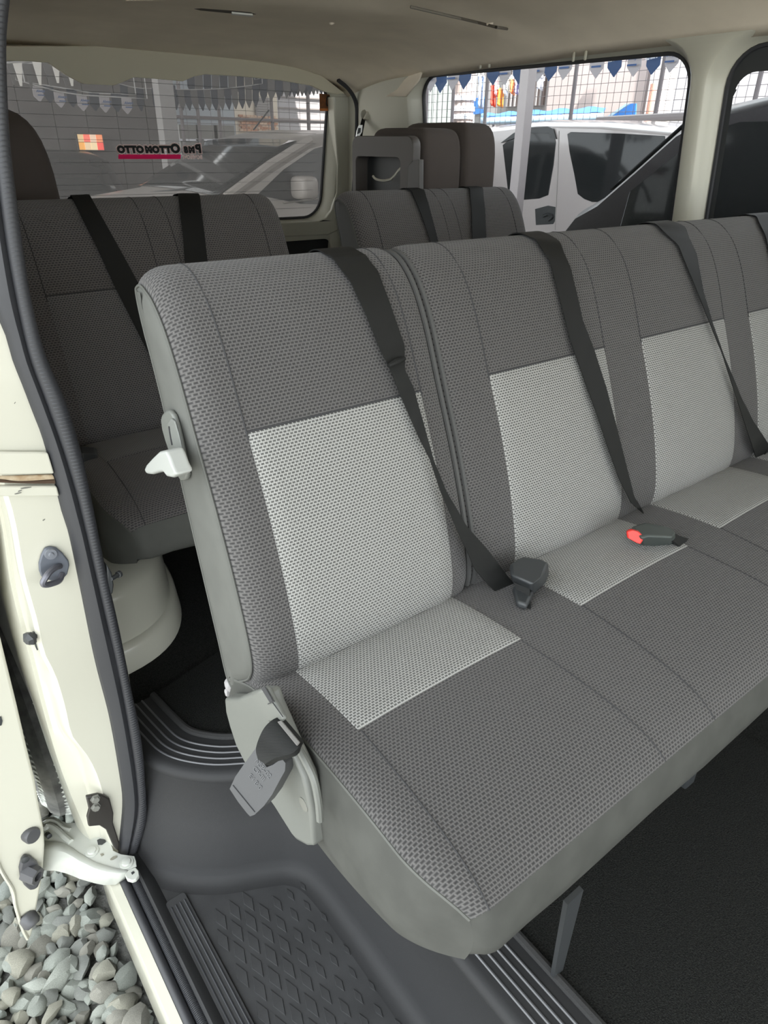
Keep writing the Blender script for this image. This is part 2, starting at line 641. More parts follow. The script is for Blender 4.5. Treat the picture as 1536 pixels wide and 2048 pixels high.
# left side of the body behind the door opening (seen edge on through the opening)
JY = 0.95
inner = [(20, -30), (10, 90), (17, 270), (29, 380), (42, 478), (59, 588), (88, 705), (130, 803), (160, 900), (182, 1000), (208, 1130), (234, 1244), (257, 1358), (280, 1472), (288, 1560), (290, 1631), (273, 1690), (264, 1716)]
outerl = [(-60, -30), (-50, 300), (-20, 560), (0, 640), (16, 680), (26, 719), (49, 778), (68, 828), (86, 875), (105, 942), (125, 1024), (140, 1072), (163, 1182), (192, 1325), (221, 1439), (241, 1553), (247, 1609), (241, 1678), (238, 1712)]
mid = [(-22, -30), (-24, 90), (-14, 300), (2, 440), (18, 540), (40, 650), (58, 720), (88, 800), (120, 890), (142, 960), (156, 1010), (182, 1120), (208, 1232), (234, 1345), (257, 1470), (270, 1560), (272, 1620), (258, 1690), (250, 1716)]


def resample(pts, n):
    p = cat(pts, 10)
    L = [0]
    for i in range(1, len(p)):
        L.append(L[-1] + (p[i] - p[i - 1]).length)
    out, j = [], 0
    for k in range(n):
        t = L[-1] * k / (n - 1)
        while j < len(L) - 2 and L[j + 1] < t:
            j += 1
        f = (t - L[j]) / max(1e-9, L[j + 1] - L[j])
        out.append(p[j].lerp(p[j + 1], min(1, max(0, f))))
    return out


def J(pts, y=JY):
    return [H(px, py, 'y', y) for px, py in pts]


def by_z(line, z):
    for a, b in zip(line, line[1:]):
        if (a.z - z) * (b.z - z) <= 0 and abs(a.z - b.z) > 1e-6:
            t = (a.z - z) / (a.z - b.z)
            return a.lerp(b, t)
    return (line[0] if abs(line[0].z - z) < abs(line[-1].z - z) else line[-1]).copy()


LI, LM, LO = cat(J(inner), 6), cat(J(mid), 6), cat(J(outerl), 6)
C2 = cat([H(px, py, 'y', 0.955) for px, py in [(-160, -30), (-120, 400), (-70, 700), (-30, 860), (-10, 940), (20, 1040), (40, 1150), (66, 1243), (81, 1309), (103, 1353), (122, 1414), (137, 1475), (165, 1510), (190, 1560), (212, 1640), (228, 1700)]], 6)
C1 = cat([H(px, py, 'y', 1.0) for px, py in [(-180, -30), (-140, 400), (-85, 700), (-45, 860), (-24, 940), (2, 1040), (18, 1150), (34, 1223), (61, 1321), (86, 1419), (117, 1524), (150, 1610), (185, 1690), (205, 1730)]], 6)
C0 = cat([H(px, py, 'y', 1.03) for px, py in [(-200, -30), (-160, 400), (-100, 700), (-60, 860), (-38, 940), (-12, 1040), (5, 1150), (17, 1218), (46, 1331), (73, 1414), (103, 1504), (151, 1639), (170, 1690), (192, 1745)]], 6)
zs = [0.40 + (1.80 - 0.40) * k / 56 for k in range(57)]
rows = []
for z in zs:
    a, b, c, d = by_z(LM, z), by_z(C2, z), by_z(C1, z), by_z(C0, z)
    a, b, c, d = [V((q.x, q.y, z)) for q in (a, b, c, d)]
    a.y = 0.958
    b.x = min(b.x, a.x - 0.006)
    c.x = min(c.x, b.x - 0.004)
    d.x = min(d.x, c.x - 0.004)
    rows.append([a + V((0.02, 0.004, 0)), a, a.lerp(b, 0.5), b + V((0.006, 0, 0)), b + V((0.0005, 0.006, 0)), b.lerp(c, 0.35) + V((0, 0.022, 0)), c + V((0.006, 0.0, 0)), c, c.lerp(d, 0.5) + V((0, -0.002, 0)), d, d + V((-0.002, 0.02, 0)), d + V((0.004, 0.10, 0)), d + V((0.01, 1.8, 0))])
# the lower edge of the skin behind the door clears the wheel
for i, z in enumerate(zs):
    if z < 0.70:
        rows[i] = rows[i][:-2] + [rows[i][-3] + V((0.006, 0.008, 0)), rows[i][-3] + V((0.01, 0.03, 0))]
g = G()
g.loft(rows, closed=False)
wall_left = struct(obj('wall_left', g, PAINT, angle=30), 'cream white body pillar at the rear of the door opening')
# inner face
LW = lambda y, z, d: V((0.125 + 0.065 * (z - 0.45) / 1.42 + d, y, z))
g = G()
WL = rr(1.30, 2.45, 1.22, 1.78, 0.08)
plate(g, [(1.0, 0.70), (2.78, 0.70), (2.78, 1.90), (1.0, 1.90)], [WL], LW)
obj('inner_panel', g, PAINT, wall_left, smooth=False)
window('window_4', WL, LW, -0.01, GLASST, 'tinted rear quarter window on the door side')
# sliding-door rail: white strip, rusty groove, lower lip
def rail(pa, pb, m, name, y0, th, nn=6):
    top = cat([H(px, py, 'y', y0) for px, py in pa], nn)
    bot = cat([H(px, py, 'y', y0) for px, py in pb], nn)
    g = G()
    rings = [[t, t + V((0, -th, -0.001)), b + V((0, -th, 0.001)), b] for t, b in zip(top, bot)]
    g.loft(rings, True, True)
    return obj(name, g, m, wall_left, bevel=0.002)


rail([(-60, 898), (0, 901), (93, 902)], [(-60, 946), (0, 948), (106, 946)], PAINT, 'rail_cover', 0.952, 0.006)
rail([(-60, 949), (0, 950), (105, 947)], [(-60, 962), (0, 963), (110, 965)], mat('rust_stain', (0.32, 0.22, 0.12), 0.8, col2=(0.55, 0.47, 0.34), vscale=60), 'rail_groove', 0.955, 0.004)
rail([(-60, 957), (0, 958), (40, 962), (108, 958)], [(-60, 961), (0, 965), (60, 967), (110, 967)], mat('rust_gap', (0.06, 0.035, 0.02), 0.9), 'rail_gap', 0.951, 0.003)
rail([(-60, 968), (0, 968), (110, 968)], [(-60, 986), (0, 990), (116, 990)], PAINT, 'rail_lip', 0.954, 0.008)
# chipped paint flecks on the lip
for px, py, w_, h_ in ((52, 976, 22, 2.4), (40, 982, 8, 2), (36, 987, 14, 2), (88, 1040, 5, 2.4), (30, 806, 3, 2)):
    q = [H(px + dx * w_ / 2, py + dy * h_ / 2 - dx * 1.5, 'y', 0.9445) for dx, dy in ((-1, -.3), (-.2, -1), (1, -.4), (.9, .5), (0, 1), (-.8, .8))]
    g = G().prism(q, (0, 0.0012, 0))
    obj('paint_chip', g, mat('bare_metal_chip', (0.16, 0.16, 0.14), 0.8), wall_left)

# door seal: bulb and flat lip
zz = [0.385 + (1.80 - 0.385) * k / 90 for k in range(91)]
n = 120
li, lm, lo = resample(J(inner), n), resample(J(mid), n), resample(J(outerl), n)
seal = thing('door_seal', 'black rubber door seal snaking down the edge of the door opening', 'door seal', (0.16, 0.95, 0.4))
pts = [V(((by_z(LI, z).x + by_z(LM, z).x) / 2, 0.945, z)) for z in zz]
wd = [max(0.008, min(0.017, (by_z(LI, z).x - by_z(LM, z).x) / 2)) for z in zz]
g = G().tube(pts, wd, 12, up=(1, 0, 0))
bulb = obj('bulb', g, RUBBER, seal)
g = G()
rings = []
for z in zz:
    a, b = by_z(LM, z), by_z(LO, z)
    rings.append([V((a.x + 0.006, 0.957, z)), V((a.x, 0.943, z)), V((a.x * 0.7 + b.x * 0.3, 0.939, z)), V((a.x * 0.5 + b.x * 0.5, 0.941, z)), V((b.x + 0.002, 0.948, z)), V((b.x, 0.957, z))])
g.loft(rings, True, True)
obj('flat_lip', g, RUBBER, seal)
# fine ribs of the bulb
g = G()
for k in range(len(zz) * 3):
    z = zz[0] + (zz[-1] - zz[0]) * k / (len(zz) * 3 - 1)
    c = V(((by_z(LI, z).x + by_z(LM, z).x) / 2, 0.945, z))
    w_ = max(0.008, min(0.017, (by_z(LI, z).x - by_z(LM, z).x) / 2))
    g.tube([c + V((math.cos(t) * w_, -abs(math.sin(t)) * w_, 0.002 * math.sin(t))) * 1.0 for t in [math.pi * (0.25 + 0.45 * i / 6) for i in range(7)]], 0.0008, 3, cap=False)
tag(obj('rib', g, RUBBER, seal), None, None, None, 'stuff')
# little stop clipped through the seal
st = [H(px, py, 'y', 0.94) for px, py in ((214, 1130), (224, 1146), (228, 1170), (226, 1188), (220, 1190), (214, 1160))]
g = G().prism(st, (0, 0.02, 0))
clip = obj('clip', g, BLACKPL, seal, bevel=0.003)
a = H(222, 1158, 'y', 0.94)
g = G().lathe(a, H(237, 1149, 'y', 0.95) - a, [(0, 0.0035), (0.016, 0.0035), (0.0165, 0.0055), (0.021, 0.0055)], 10)
obj('pin', g, BLACKPL, clip)

# striker on the pillar
sp = [(81, 1107), (88, 1094), (100, 1091), (111, 1093), (124, 1104), (135, 1118), (137, 1128), (133, 1145), (120, 1160), (104, 1160), (82, 1152), (77, 1140), (76, 1124)]
stk = thing('door_striker', 'black door striker plate with a loop on the white pillar', 'striker', H(105, 1125, 'y', 0.955))
g = G().prism([H(px, py, 'y', 0.955) for px, py in sp], (0, -0.006, 0))
obj('plate', g, mat('striker_grey', (0.10, 0.11, 0.13), 0.45), stk, bevel=0.002)
g = G().lathe(H(101, 1107, 'y', 0.949), (0, -1, 0), [(0, 0.0085), (0.004, 0.008), (0.004, 0.004), (0.006, 0.003)], 14)
obj('bolt', g, mat('striker_bolt', (0.16, 0.17, 0.19), 0.4), stk)
lp = [(120, 1132), (108, 1130), (94, 1134), (84, 1142), (78, 1152), (84, 1157), (100, 1157), (116, 1155), (124, 1148)]
g = G().tube(cat([H(px, py, 'y', 0.949) + V((0, -0.022 * math.sin(math.pi * i / 8), 0)) for i, (px, py) in enumerate(lp)], 5), 0.0045, 8)
obj('loop', g, mat('striker_steel', (0.14, 0.14, 0.16), 0.35, metal=0.5), stk)
# rubber bump stop at the pillar's edge
bs = thing('bump_stop', 'small black bump stop screwed to the pillar edge below the striker', 'stopper', H(66, 1270, 'y', 0.97))
a = H(72, 1268, 'y', 0.965)
g = G().lathe(a, (-0.85, -0.5, 0), [(0, 0.006), (0.008, 0.006), (0.008, 0.0105), (0.014, 0.0115), (0.019, 0.006)], 6)
obj('stud', g, BLACKPL, bs, smooth=False)
g = G().prism([H(px, py, 'y', 0.968) for px, py in ((68, 1250), (72, 1252), (76, 1275), (79, 1298), (74, 1301), (68, 1280))], (0, 0.012, 0))
obj('backing_plate', g, BLACKPL, bs)
# hinge/check plate low on the pillar
cp = [(170, 1589), (194, 1584), (206, 1587), (217, 1593), (225, 1622), (224, 1641), (237, 1682), (236, 1699), (225, 1690), (210, 1655), (196, 1646), (175, 1648), (172, 1630), (176, 1614)]
ck = thing('check_bracket', 'black door check bracket with two bolts low on the white pillar', 'bracket', H(200, 1640, 'y', 0.955))
g = G().prism([H(px, py, 'y', 0.953) for px, py in cp], (0, -0.007, 0))
obj('plate', g, mat('oily_black', (0.03, 0.027, 0.024), 0.35), ck, bevel=0.002)
for px, py in ((190, 1597), (191, 1613)):
    g = G().lathe(H(px, py, 'y', 0.946), (0, -1, 0.1), [(0, 0.0085), (0.002, 0.0085), (0.002, 0.0065), (0.007, 0.006)], 6)
    obj('bolt', g, DUSTST, ck, smooth=False)

# ---- sill and step well (structure)
g = G()
sec = [(0.088, 0.25), (0.088, 0.405), (0.091, 0.418), (0.104, 0.42), (0.108, 0.412), (0.16, 0.41)]
g.loft([[(x, y, z) for x, z in sec] for y in (-1.6, 0.6, 0.95, 1.0)], closed=False)
trim4 = struct(obj('trim_4', g, PAINT, solid=0.003), 'white door sill')
sseal = thing('sill_seal', 'ribbed black rubber strip lying along the white door sill', 'seal', (0.12, 0.2, 0.42))
g = G()
for (cx, r) in ((0.113, 0.0085), (0.1305, 0.0095)):
    g.tube([(cx, -1.6 + 2.56 * k / 40, 0.418) for k in range(41)], r, 10)
obj('twin_tube', g, RUBBER, sseal)
g = G()
for k in range(260):
    y = 0.15 + 0.78 * k / 259
    g.tube([(0.1305 + math.cos(t) * 0.0098, y, 0.418 + math.sin(t) * 0.0098) for t in [math.pi * (0.25 + 0.5 * i / 5) for i in range(6)]], 0.0008, 3, cap=False)
tag(obj('rib', g, RUBBER, sseal), None, None, None, 'stuff')

# step tray
step = thing('step_tray', 'black plastic step tray with a raised diamond tread inside the sill', 'step tray', (0.28, 0.4, 0.42))
SZ = 0.42
top_path = cat([(0.425, -1.6, 0), (0.425, -0.6, 0), (0.425, 0.3, 0), (0.425, 0.62, 0), (0.412, 0.735, 0), (0.385, 0.785, 0), (0.343, 0.816, 0), (0.285, 0.855, 0), (0.238, 0.905, 0), (0.212, 0.955, 0), (0.20, 1.02, 0), (0.19, 1.10, 0)], 8)
bot_path = cat([(0.405, -1.6, 0), (0.405, -0.6, 0), (0.405, 0.3, 0), (0.405, 0.58, 0), (0.398, 0.69, 0), (0.372, 0.738, 0), (0.33, 0.765, 0), (0.262, 0.80, 0), (0.205, 0.848, 0), (0.172, 0.90, 0), (0.158, 0.96, 0), (0.15, 1.05, 0)], 8)


def inward(path, i):
    a, b = path[max(0, i - 1)], path[min(len(path) - 1, i + 1)]
    t = (b - a).normalized()
    return V((t.y, -t.x, 0))       # pointing away from the well


rings = []
for i in range(len(top_path)):
    t, b = top_path[i], bot_path[i]
    nt_, nb_ = inward(top_path, i), inward(bot_path, i)
    col = [b - nb_ * 0.034 + V((0, 0, SZ)), b - nb_ * 0.022 + V((0, 0, SZ + 0.0005)), b - nb_ * 0.012 + V((0, 0, SZ + 0.005)), b - nb_ * 0.004 + V((0, 0, SZ + 0.013)), b + V((0, 0, SZ + 0.03)),
           b.lerp(t, 0.5) + V((0, 0, (SZ + FZ) / 2)), t - nt_ * 0.001 + V((0, 0, FZ - 0.018)), t - nt_ * 0.004 + V((0, 0, FZ - 0.012)), t - nt_ * 0.003 + V((0, 0, FZ - 0.002)), t + nt_ * 0.004 + V((0, 0, FZ + 0.004)), t + nt_ * 0.012 + V((0, 0, FZ + 0.006)), t + nt_ * 0.085 + V((0, 0, FZ + 0.005))]
    rings.append(col)
g = G()
g.loft(rings, closed=False)
obj('riser', g, STEPPL, step, angle=60)
# tread plate
g = G()
poly = [b - inward(bot_path, i) * 0.03 + V((0, 0, SZ)) for i, b in enumerate(bot_path)]
poly += [V((0.138, 1.05, SZ)), V((0.138, -1.6, SZ))]
g.prism(poly, (0, 0, -0.01))
obj('tread_plate', g, TREADM, step, smooth=False)
# raised outer lip of the tray along the sill
g = G()
sec = [(0.134, SZ - 0.012), (0.136, SZ + 0.010), (0.140, SZ + 0.014), (0.147, SZ + 0.012), (0.158, SZ + 0.002), (0.164, SZ - 0.003)]
g.loft([[(x, y, z) for x, z in sec] for y in [-1.6 + 2.56 * k / 20 for k in range(21)]], True, True)
obj('outer_lip', g, STEPPL, step)
# ribbed kick strip
g = G()
g.prism([V((x, y, SZ)) for x, y in rr(0.156, 0.192, -0.9, 0.815, 0.006, 3)], (0, 0, 0.005))
ks = obj('kick_strip', g, TREADM, step, bevel=0.0015)
for k in range(4):
    x = 0.1615 + k * 0.0082
    g = G().tube([(x, -0.88, SZ + 0.005), (x, 0.80, SZ + 0.005)], 0.0017, 6)
    obj('groove_bar', g, RUBBER, ks)
# diamonds (rows of proud lozenges, smaller towards the riser)
dm = {}
def diamond_mesh(a, b):
    key = (round(a, 4), round(b, 4))
    if key not in dm:
        g = G()
        base = [(a, 0, 0), (0, b, 0), (-a, 0, 0), (0, -b, 0)]
        g.loft([base, [(x * 0.92, y * 0.95, 0.0016) for x, y, _ in base]], True, True)
        me = bpy.data.meshes.new('diamond')
        me.from_pydata([tuple(p) for p in g.v], [], g.f)
        me.materials.append(TREADM)
        dm[key] = me
    return dm[key]


cnt = 0
for j in range(26):
    y = 0.766 - j * 0.0352
    for i in range(8):
        x = 0.2098 + i * 0.0266 + (0.0133 if j % 2 else 0)
        s = 1.0 if x < 0.27 else max(0.45, 1.0 - (x - 0.27) * 5.6)
        a_, b_ = 0.0088 * s, 0.0236 * s
        if x > 0.374 or y + b_ > 0.788 - 0.40 * (x - 0.2) or y < -0.05:
            continue
        o = bpy.data.objects.new('diamond', diamond_mesh(a_, b_))
        COL.objects.link(o)
        o.parent = step
        o.matrix_parent_inverse = Matrix.Translation(-step.location)
        o.location = (x, y, SZ)
        cnt += 1
# curved treads on top of the riser: four proud ridges
for k, dd in enumerate((0.022, 0.036, 0.050, 0.064)):
    g = G().tube([t + inward(top_path, i) * dd + V((0, 0, FZ + 0.0058)) for i, t in enumerate(top_path)], 0.0021, 6)
    obj('ridge', g, mat('highlight_ridge_plastic', (0.11, 0.112, 0.118), 0.35) if k == 0 else bpy.data.materials['highlight_ridge_plastic'], step)  # plastic paled so each ridge carries its highlight in the colour
# carpet mat edge binding
g = G().tube([t + inward(top_path, i) * 0.088 + V((0, 0, FZ + 0.006)) for i, t in enumerate(top_path)], 0.007, 8)
mt = thing('carpet_mat', 'black carpet mat with a bound edge behind the curved step', 'mat', (0.6, 1.2, FZ))
obj('bound_edge', g, mat('mat_binding', (0.03, 0.03, 0.03), 0.95, bump=0.8, bscale=700), mt)
g = G()
edge = [t + inward(top_path, i) * 0.086 for i, t in enumerate(top_path)]
ring0 = [V((p.x, p.y, FZ + 0.004)) for p in edge]
ring1 = [V((1.15, min(1.9, p.y + 0.25 * (p.x < 0.3)), FZ + 0.004)) for p in edge]
g.loft([ring0, ring1], closed=False)
obj('pile', g, CARPET, mt, smooth=False)

# wheel housing
wh = thing('wheel_housing', 'white painted wheel housing under the second seat row', 'wheel housing', (0.3, 1.6, FZ))
g = G()
sec = []
rings = []
for k in range(25):
    t = k / 24
    y = 1.20 + 0.80 * t
    # height profile along y
    hgt = 0.30 * (1 - abs(2 * t - 1) ** 3.2) ** 0.5 if 0 < t < 1 else 0.0
    rings.append((y, hgt))


def arch(u, v):
    # u along the outline from front-left round to back, v from the base up
    ang = math.pi * u
    r = 1 - 0.05 * v - 0.75 * max(0, v - 0.62) ** 2 / 0.1444 * 0.9
    r = max(r, 0.05)
    x = 0.165 + 0.295 * abs(math.sin(ang)) ** 0.6 * r
    y = 1.62 - 0.40 * math.copysign(abs(math.cos(ang)) ** 0.75, math.cos(ang)) * r
    h = v if v < 0.75 else 0.75 + (v - 0.75) * 0.6
    return V((x, y, FZ + 0.275 * h))


g.grid(arch, 40, 20)
obj('arch', g, PAINT, wh, angle=80)
g = G()
for (off, z0, z1) in ((0.022, 0.0, 0.055),):
    rings = []
    for (o_, z_) in ((0.0, 0.066), (0.008, 0.062), (0.013, 0.052), (0.016, 0.0)):
        ring = []
        for k in range(41):
            u = k / 40
            p = arch(u, z_ / 0.275)
            c = V((0.165, 1.62, p.z))
            d_ = (p - c)
            d_.z = 0
            p = c + d_ * (1 + o_ / max(0.05, d_.length))
            ring.append(V((p.x, p.y, FZ + z_)))
        rings.append(ring)
    g.loft(rings, closed=False)
obj('base_flange', g, PAINT, wh)

# ================================================================== BENCH SEATS
PROF_BACK = [(0.700, 0.925), (0.668, 0.945), (0.634, 0.980), (0.622, 1.03), (0.643, 1.12), (0.678, 1.22), (0.716, 1.31), (0.752, 1.395), (0.785, 1.450), (0.822, 1.482), (0.860, 1.488), (0.886, 1.470), (0.884, 1.44), (0.858, 1.38), (0.828, 1.28), (0.789, 1.13), (0.755, 1.00), (0.735, 0.930)]
PROF_SEAT = [(0.72, 0.962), (0.66, 0.990), (0.60, 1.002), (0.50, 1.009), (0.40, 1.006), (0.33, 0.999), (0.288, 0.990), (0.264, 0.980), (0.248, 0.968)]


class Prof:
    def __init__(s, pts, yo, zo=0, closed=False):
        s.p = cat([V((0, y + yo, z + zo)) for y, z in pts], 6, closed)
        s.closed = closed
        s.L = [0]
        for a, b in zip(s.p, s.p[1:]):
            s.L.append(s.L[-1] + (b - a).length)
        n = len(s.p)
        s.n = []
        for i in range(n):
            a, b = s.p[(i - 1) % n if (closed or i) else 0], s.p[(i + 1) % n if (closed or i < n - 1) else n - 1]
            t = (b - a).normalized()
            s.n.append(V((0, -t.z, t.y)))   # outward for profiles drawn up the front face
        # the seat profile runs front-wards; normal must point up/out
    def at(s, l):
        l = min(max(l, 0), s.L[-1])
        i = 0
        while i < len(s.L) - 2 and s.L[i + 1] < l:
            i += 1
        f = (l - s.L[i]) / max(1e-9, s.L[i + 1] - s.L[i])
        return s.p[i].lerp(s.p[i + 1], f), s.n[i].lerp(s.n[i + 1], f).normalized()

    def find(s, key, lo=0, hi=1e9):
        """arc length where the profile is nearest to (y, z)"""
        k = V((0, *key))
        return min((((s.at(l)[0] - k).length, l) for l in [s.L[-1] * i / 600 for i in range(601)] if lo <= l <= hi))[1]


def edge_inset(d, r, m):
    if d >= r:
        return 0.0
    q = 1 - d / r
    return m * (1 - math.sqrt(max(0, 1 - q * q)))


def stations(x0, x1, r):
    a = [x0 + r * t for t in (0, 0.04, 0.12, 0.25, 0.45, 0.7, 1)]
    b = [x1 - r * t for t in (1, 0.7, 0.45, 0.25, 0.12, 0.04, 0)]
    nmid = max(2, int((x1 - x0) / 0.06))
    return a + [x0 + r + (x1 - x0 - 2 * r) * k / nmid for k in range(1, nmid)] + b


def wgt(prof, k):
    """rounding is strong on the front of a backrest and slight on its flat back"""
    if not prof.closed:
        return 1.0
    t = prof.L[k] / prof.L[-1]
    return 1.0 if t < 0.50 else (0.12 if t > 0.60 else 1 - 0.88 * (t - 0.50) / 0.10)


def corner(q, x0, yo):
    """the cushion's front corner is rounded in plan"""
    t = min(1, max(0, (0.345 + yo - q.y) / 0.095))
    w = max(0, 1 - (q.x - x0) / 0.10)
    return V((q.x + 0.030 * t * t * min(1, w), q.y, q.z))


def sweep(prof, x0, x1, r, m, mt, name, parent, sign=1.0, rr_=None, bulge=None):
    g = G()
    rings = []
    xs = stations(x0, x1, r)
    for x in xs:
        i = edge_inset(x - x0, r, m) + edge_inset(x1 - x, rr_ or r, m if rr_ is None else m * rr_ / r)
        rings.append((x, [p - n * sign * i * wgt(prof, k) for k, (p, n) in enumerate(zip(prof.p, prof.n))]))
    n = len(prof.p)
    for x, ring in rings:
        for k, p in enumerate(ring):
            q = V((x, p.y, p.z))
            if bulge:
                q += prof.n[k] * sign * bulge(x, prof.L[k])
            if not prof.closed:
                q = corner(q, x0, prof.p[0].y - 0.72)
            g.v.append(q)
            g.uv[len(g.v) - 1] = (x, prof.L[k])
    for i in range(len(rings) - 1):
        for k in range(n if prof.closed else n - 1):
            l = (k + 1) % n
            g.f.append((i * n + k, i * n + l, (i + 1) * n + l, (i + 1) * n + k))
    return obj(name, g, mt, parent, weld=False, angle=75)


def patch(prof, x0, x1, l0, l1, off, mt, name, parent, sign=1.0, bulge=None, nx=10, nl=26, skew=0.0):
    g = G()

    def P(a, b):
        p, nrm = prof.at(l0 + (l1 - l0) * b + skew * math.sin(math.pi * a) )
        e = min(a, 1 - a) * (x1 - x0)
        f = min(b, 1 - b) * (l1 - l0)
        h = off * (1 if min(e, f) > 0.004 else -0.4 + 1.4 * max(0, min(e, f)) / 0.004)
        x = x0 + (x1 - x0) * a
        q = V((x, p.y, p.z)) + nrm * sign * (h + (bulge(x, l0 + (l1 - l0) * b) if bulge else 0))
        return q
    us = [0, 0.012] + [k / nx for k in range(1, nx)] + [0.988, 1]
    vs_ = [0, 0.012] + [k / nl for k in range(1, nl)] + [0.988, 1]
    w = len(us)
    for b in vs_:
        for a in us:
            g.v.append(P(a, b))
            g.uv[len(g.v) - 1] = (x0 + (x1 - x0) * a, l0 + (l1 - l0) * b)
    for j in range(len(vs_) - 1):
        for i in range(w - 1):
            g.f.append((j * w + i, j * w + i + 1, (j + 1) * w + i + 1, (j + 1) * w + i))
    return obj(name, g, mt, parent, weld=False, angle=75)


def bench(label, x0, x1, split, panels, yo, zo, dark, lite, row2):
    root = thing('bench_seat', label, 'seat', ((x0 + x1) / 2, 0.5 + yo, FZ + zo))
    B = Prof(PROF_BACK, yo, zo, True)
    Sx = Prof(PROF_SEAT, yo, zo, False)
    pan_edges = panels
    # soft swelling of the cushions between the stitched edges
    def bul(x, l):
        for a, b in panels:
            if a - 0.04 < x < b + 0.04:
                t = (x - a + 0.04) / (b - a + 0.08)
                return 0.010 * math.sin(math.pi * t) ** 0.8 * math.sin(math.pi * min(1, max(0, l / 0.62))) ** 0.5
        return 0.0
    def buls(x, l):
        for a, b in panels:
            if a - 0.04 < x < b + 0.04:
                t = (x - a + 0.04) / (b - a + 0.08)
                return 0.006 * math.sin(math.pi * t) ** 0.8 * math.sin(math.pi * min(1, max(0, l / 0.50))) ** 0.6
        return 0.0
    secs = [(x0, split - 0.002), (split + 0.002, x1)] if split else [(x0, x1)]
    lj = B.find((0.628 + yo, 1.0 + zo), 0, 0.4)
    lp = B.find((0.716 + yo, 1.311 + zo), 0.1, 0.7)
    lt = B.find((0.886 + yo, 1.470 + zo), 0.3, 1.0)
    for si, (a, b) in enumerate(secs):
        r0 = 0.034
        bk = sweep(B, a, b, r0, 0.026 if si == 0 else 0.012, dark, 'backrest', root, 1.0, None, bul)
        bk['label'] = 'charcoal woven backrest section'
        for (xe, sg) in ((a, -1), (b, 1)):
            if split and abs(xe - split) < 0.01:
                # piping along the split
                pp = [B.at(lj + (lt - lj) * k / 40) for k in range(41)]
                g = G().tube([V((xe - sg * 0.004, p.y, p.z)) - n * 0.007 for p, n in pp], 0.004, 6)
                obj('piping', g, SEAMD, bk)
            # plain vinyl end panel, slightly stuffed
            ring = [p - n * (0.026 if si == 0 else 0.012) * wgt(B, k) for k, (p, n) in enumerate(zip(B.p, B.n))]
            c = sum(ring, V((0, 0, 0))) / len(ring)
            g = G()
            rings = []
            for t, out in ((0, 0.0), (0.04, 0.003), (0.18, 0.0065), (0.45, 0.009), (0.8, 0.010)):
                rings.append([V((xe + sg * out, p.y * (1 - t) + c.y * t if False else p.y, p.z)) for p in ring])
            # build as inward loops along the inner normal
            rings = []
            for d, out in ((0, 0.0), (0.004, 0.003), (0.014, 0.0055), (0.026, 0.0065)):
                rings.append([V((xe + sg * out, (p - n * d).y, (p - n * d).z)) for p, n in zip(ring, B.n)])
            g.loft(rings, True, False)
            o0 = len(g.v) - len(ring)
            for t in tessellate_polygon([[V((0, p.y, p.z)) for p in rings[-1]]]):
                g.f.append(tuple(o0 + i for i in t))
            obj('end_panel', g, VINYL if row2 else VINYLD, bk, angle=60)
        # stitched edges that run up the bolsters
        for pa, pb in panels:
            if not (a - 0.01 < pa and pb < b + 0.02):
                continue
            for xs in (pa, pb):
                pp = [B.at(lp - 0.01 + (lt - lp + 0.0) * k / 24) for k in range(25)]
                g = G().tube([V((xs, p.y, p.z)) + n * (bul(xs, lp + (lt - lp) * k / 24) + 0.0001) for k, (p, n) in enumerate(pp)], 0.0011, 5)
                obj('stitch_line', g, STITCH, bk)
            g = G().tube([V((pa + (pb - pa) * k / 10, B.at(lp)[0].y, B.at(lp)[0].z)) + B.at(lp)[1] * (bul(pa + (pb - pa) * k / 10, lp) + 0.0004) for k in range(11)], 0.0013, 5)
            obj('seam', g, STITCH, bk)
            pn = patch(B, pa, pb, lj - 0.045, lp, 0.0022, lite, 'back_panel', bk, 1.0, bul)
            pn['label'] = 'lighter grey woven centre panel'
    # seat cushion
    cu = sweep(Sx, x0 - 0.002, x1, 0.035, 0.016, dark, 'cushion', root, -1.0, None, buls)
    cu['label'] = 'charcoal woven seat cushion'
    for pa, pb in panels:
        l0, l1 = 0.02, Sx.find((0.478 + yo, 1.009 + zo))
        pn = patch(Sx, pa - 0.004, pb + 0.004, l0, l1, 0.0022, lite, 'cushion_panel', cu, -1.0, buls, skew=0.0)
        pn['label'] = 'lighter grey woven rear panel of the cushion'
        for xs in (pa, pb):
            l2 = Sx.L[-1]
            pp = [Sx.at(l1 + (l2 - l1) * k / 20) for k in range(21)]
            sgn = -1 if xs == pa else 1
            g = G().tube([V((xs + sgn * 0.012 * (k / 20), p.y, p.z)) - n * (buls(xs, l1 + (l2 - l1) * k / 20) + 0.0001) for k, (p, n) in enumerate(pp)], 0.0008, 5)
            obj('stitch_line', g, STITCH, cu)
    # vinyl skirt: front band, left and right cheeks, underside
    g = G()
    fr, xs = [], stations(x0 - 0.002, x1, 0.035)
    def skirt_ring(x):
        i = edge_inset(x - x0 + 0.002, 0.035, 0.016) + edge_inset(x1 - x, 0.035, 0.016)
        w = 0.0035 * math.sin(x * 23) + 0.002 * math.sin(x * 51)
        return [corner(q, x0, yo) for q in (V((x, 0.248 + yo + i, 0.968 + zo - i * 0.4)), V((x, 0.243 + yo + i, 0.955 + zo)), V((x, 0.236 + yo + i, 0.922 + zo)), V((x, 0.238 + yo + i, 0.903 + zo + w * 0.6)), V((x, 0.246 + yo + i, 0.893 + zo + w)), V((x, 0.285 + yo + i, 0.884 + zo)), V((x, 0.70 + yo, 0.866 + zo)))]
    g.loft([skirt_ring(x) for x in xs], closed=False)
    sk = obj('front_skirt', g, VINYLS if row2 else VINYL, cu, angle=70)
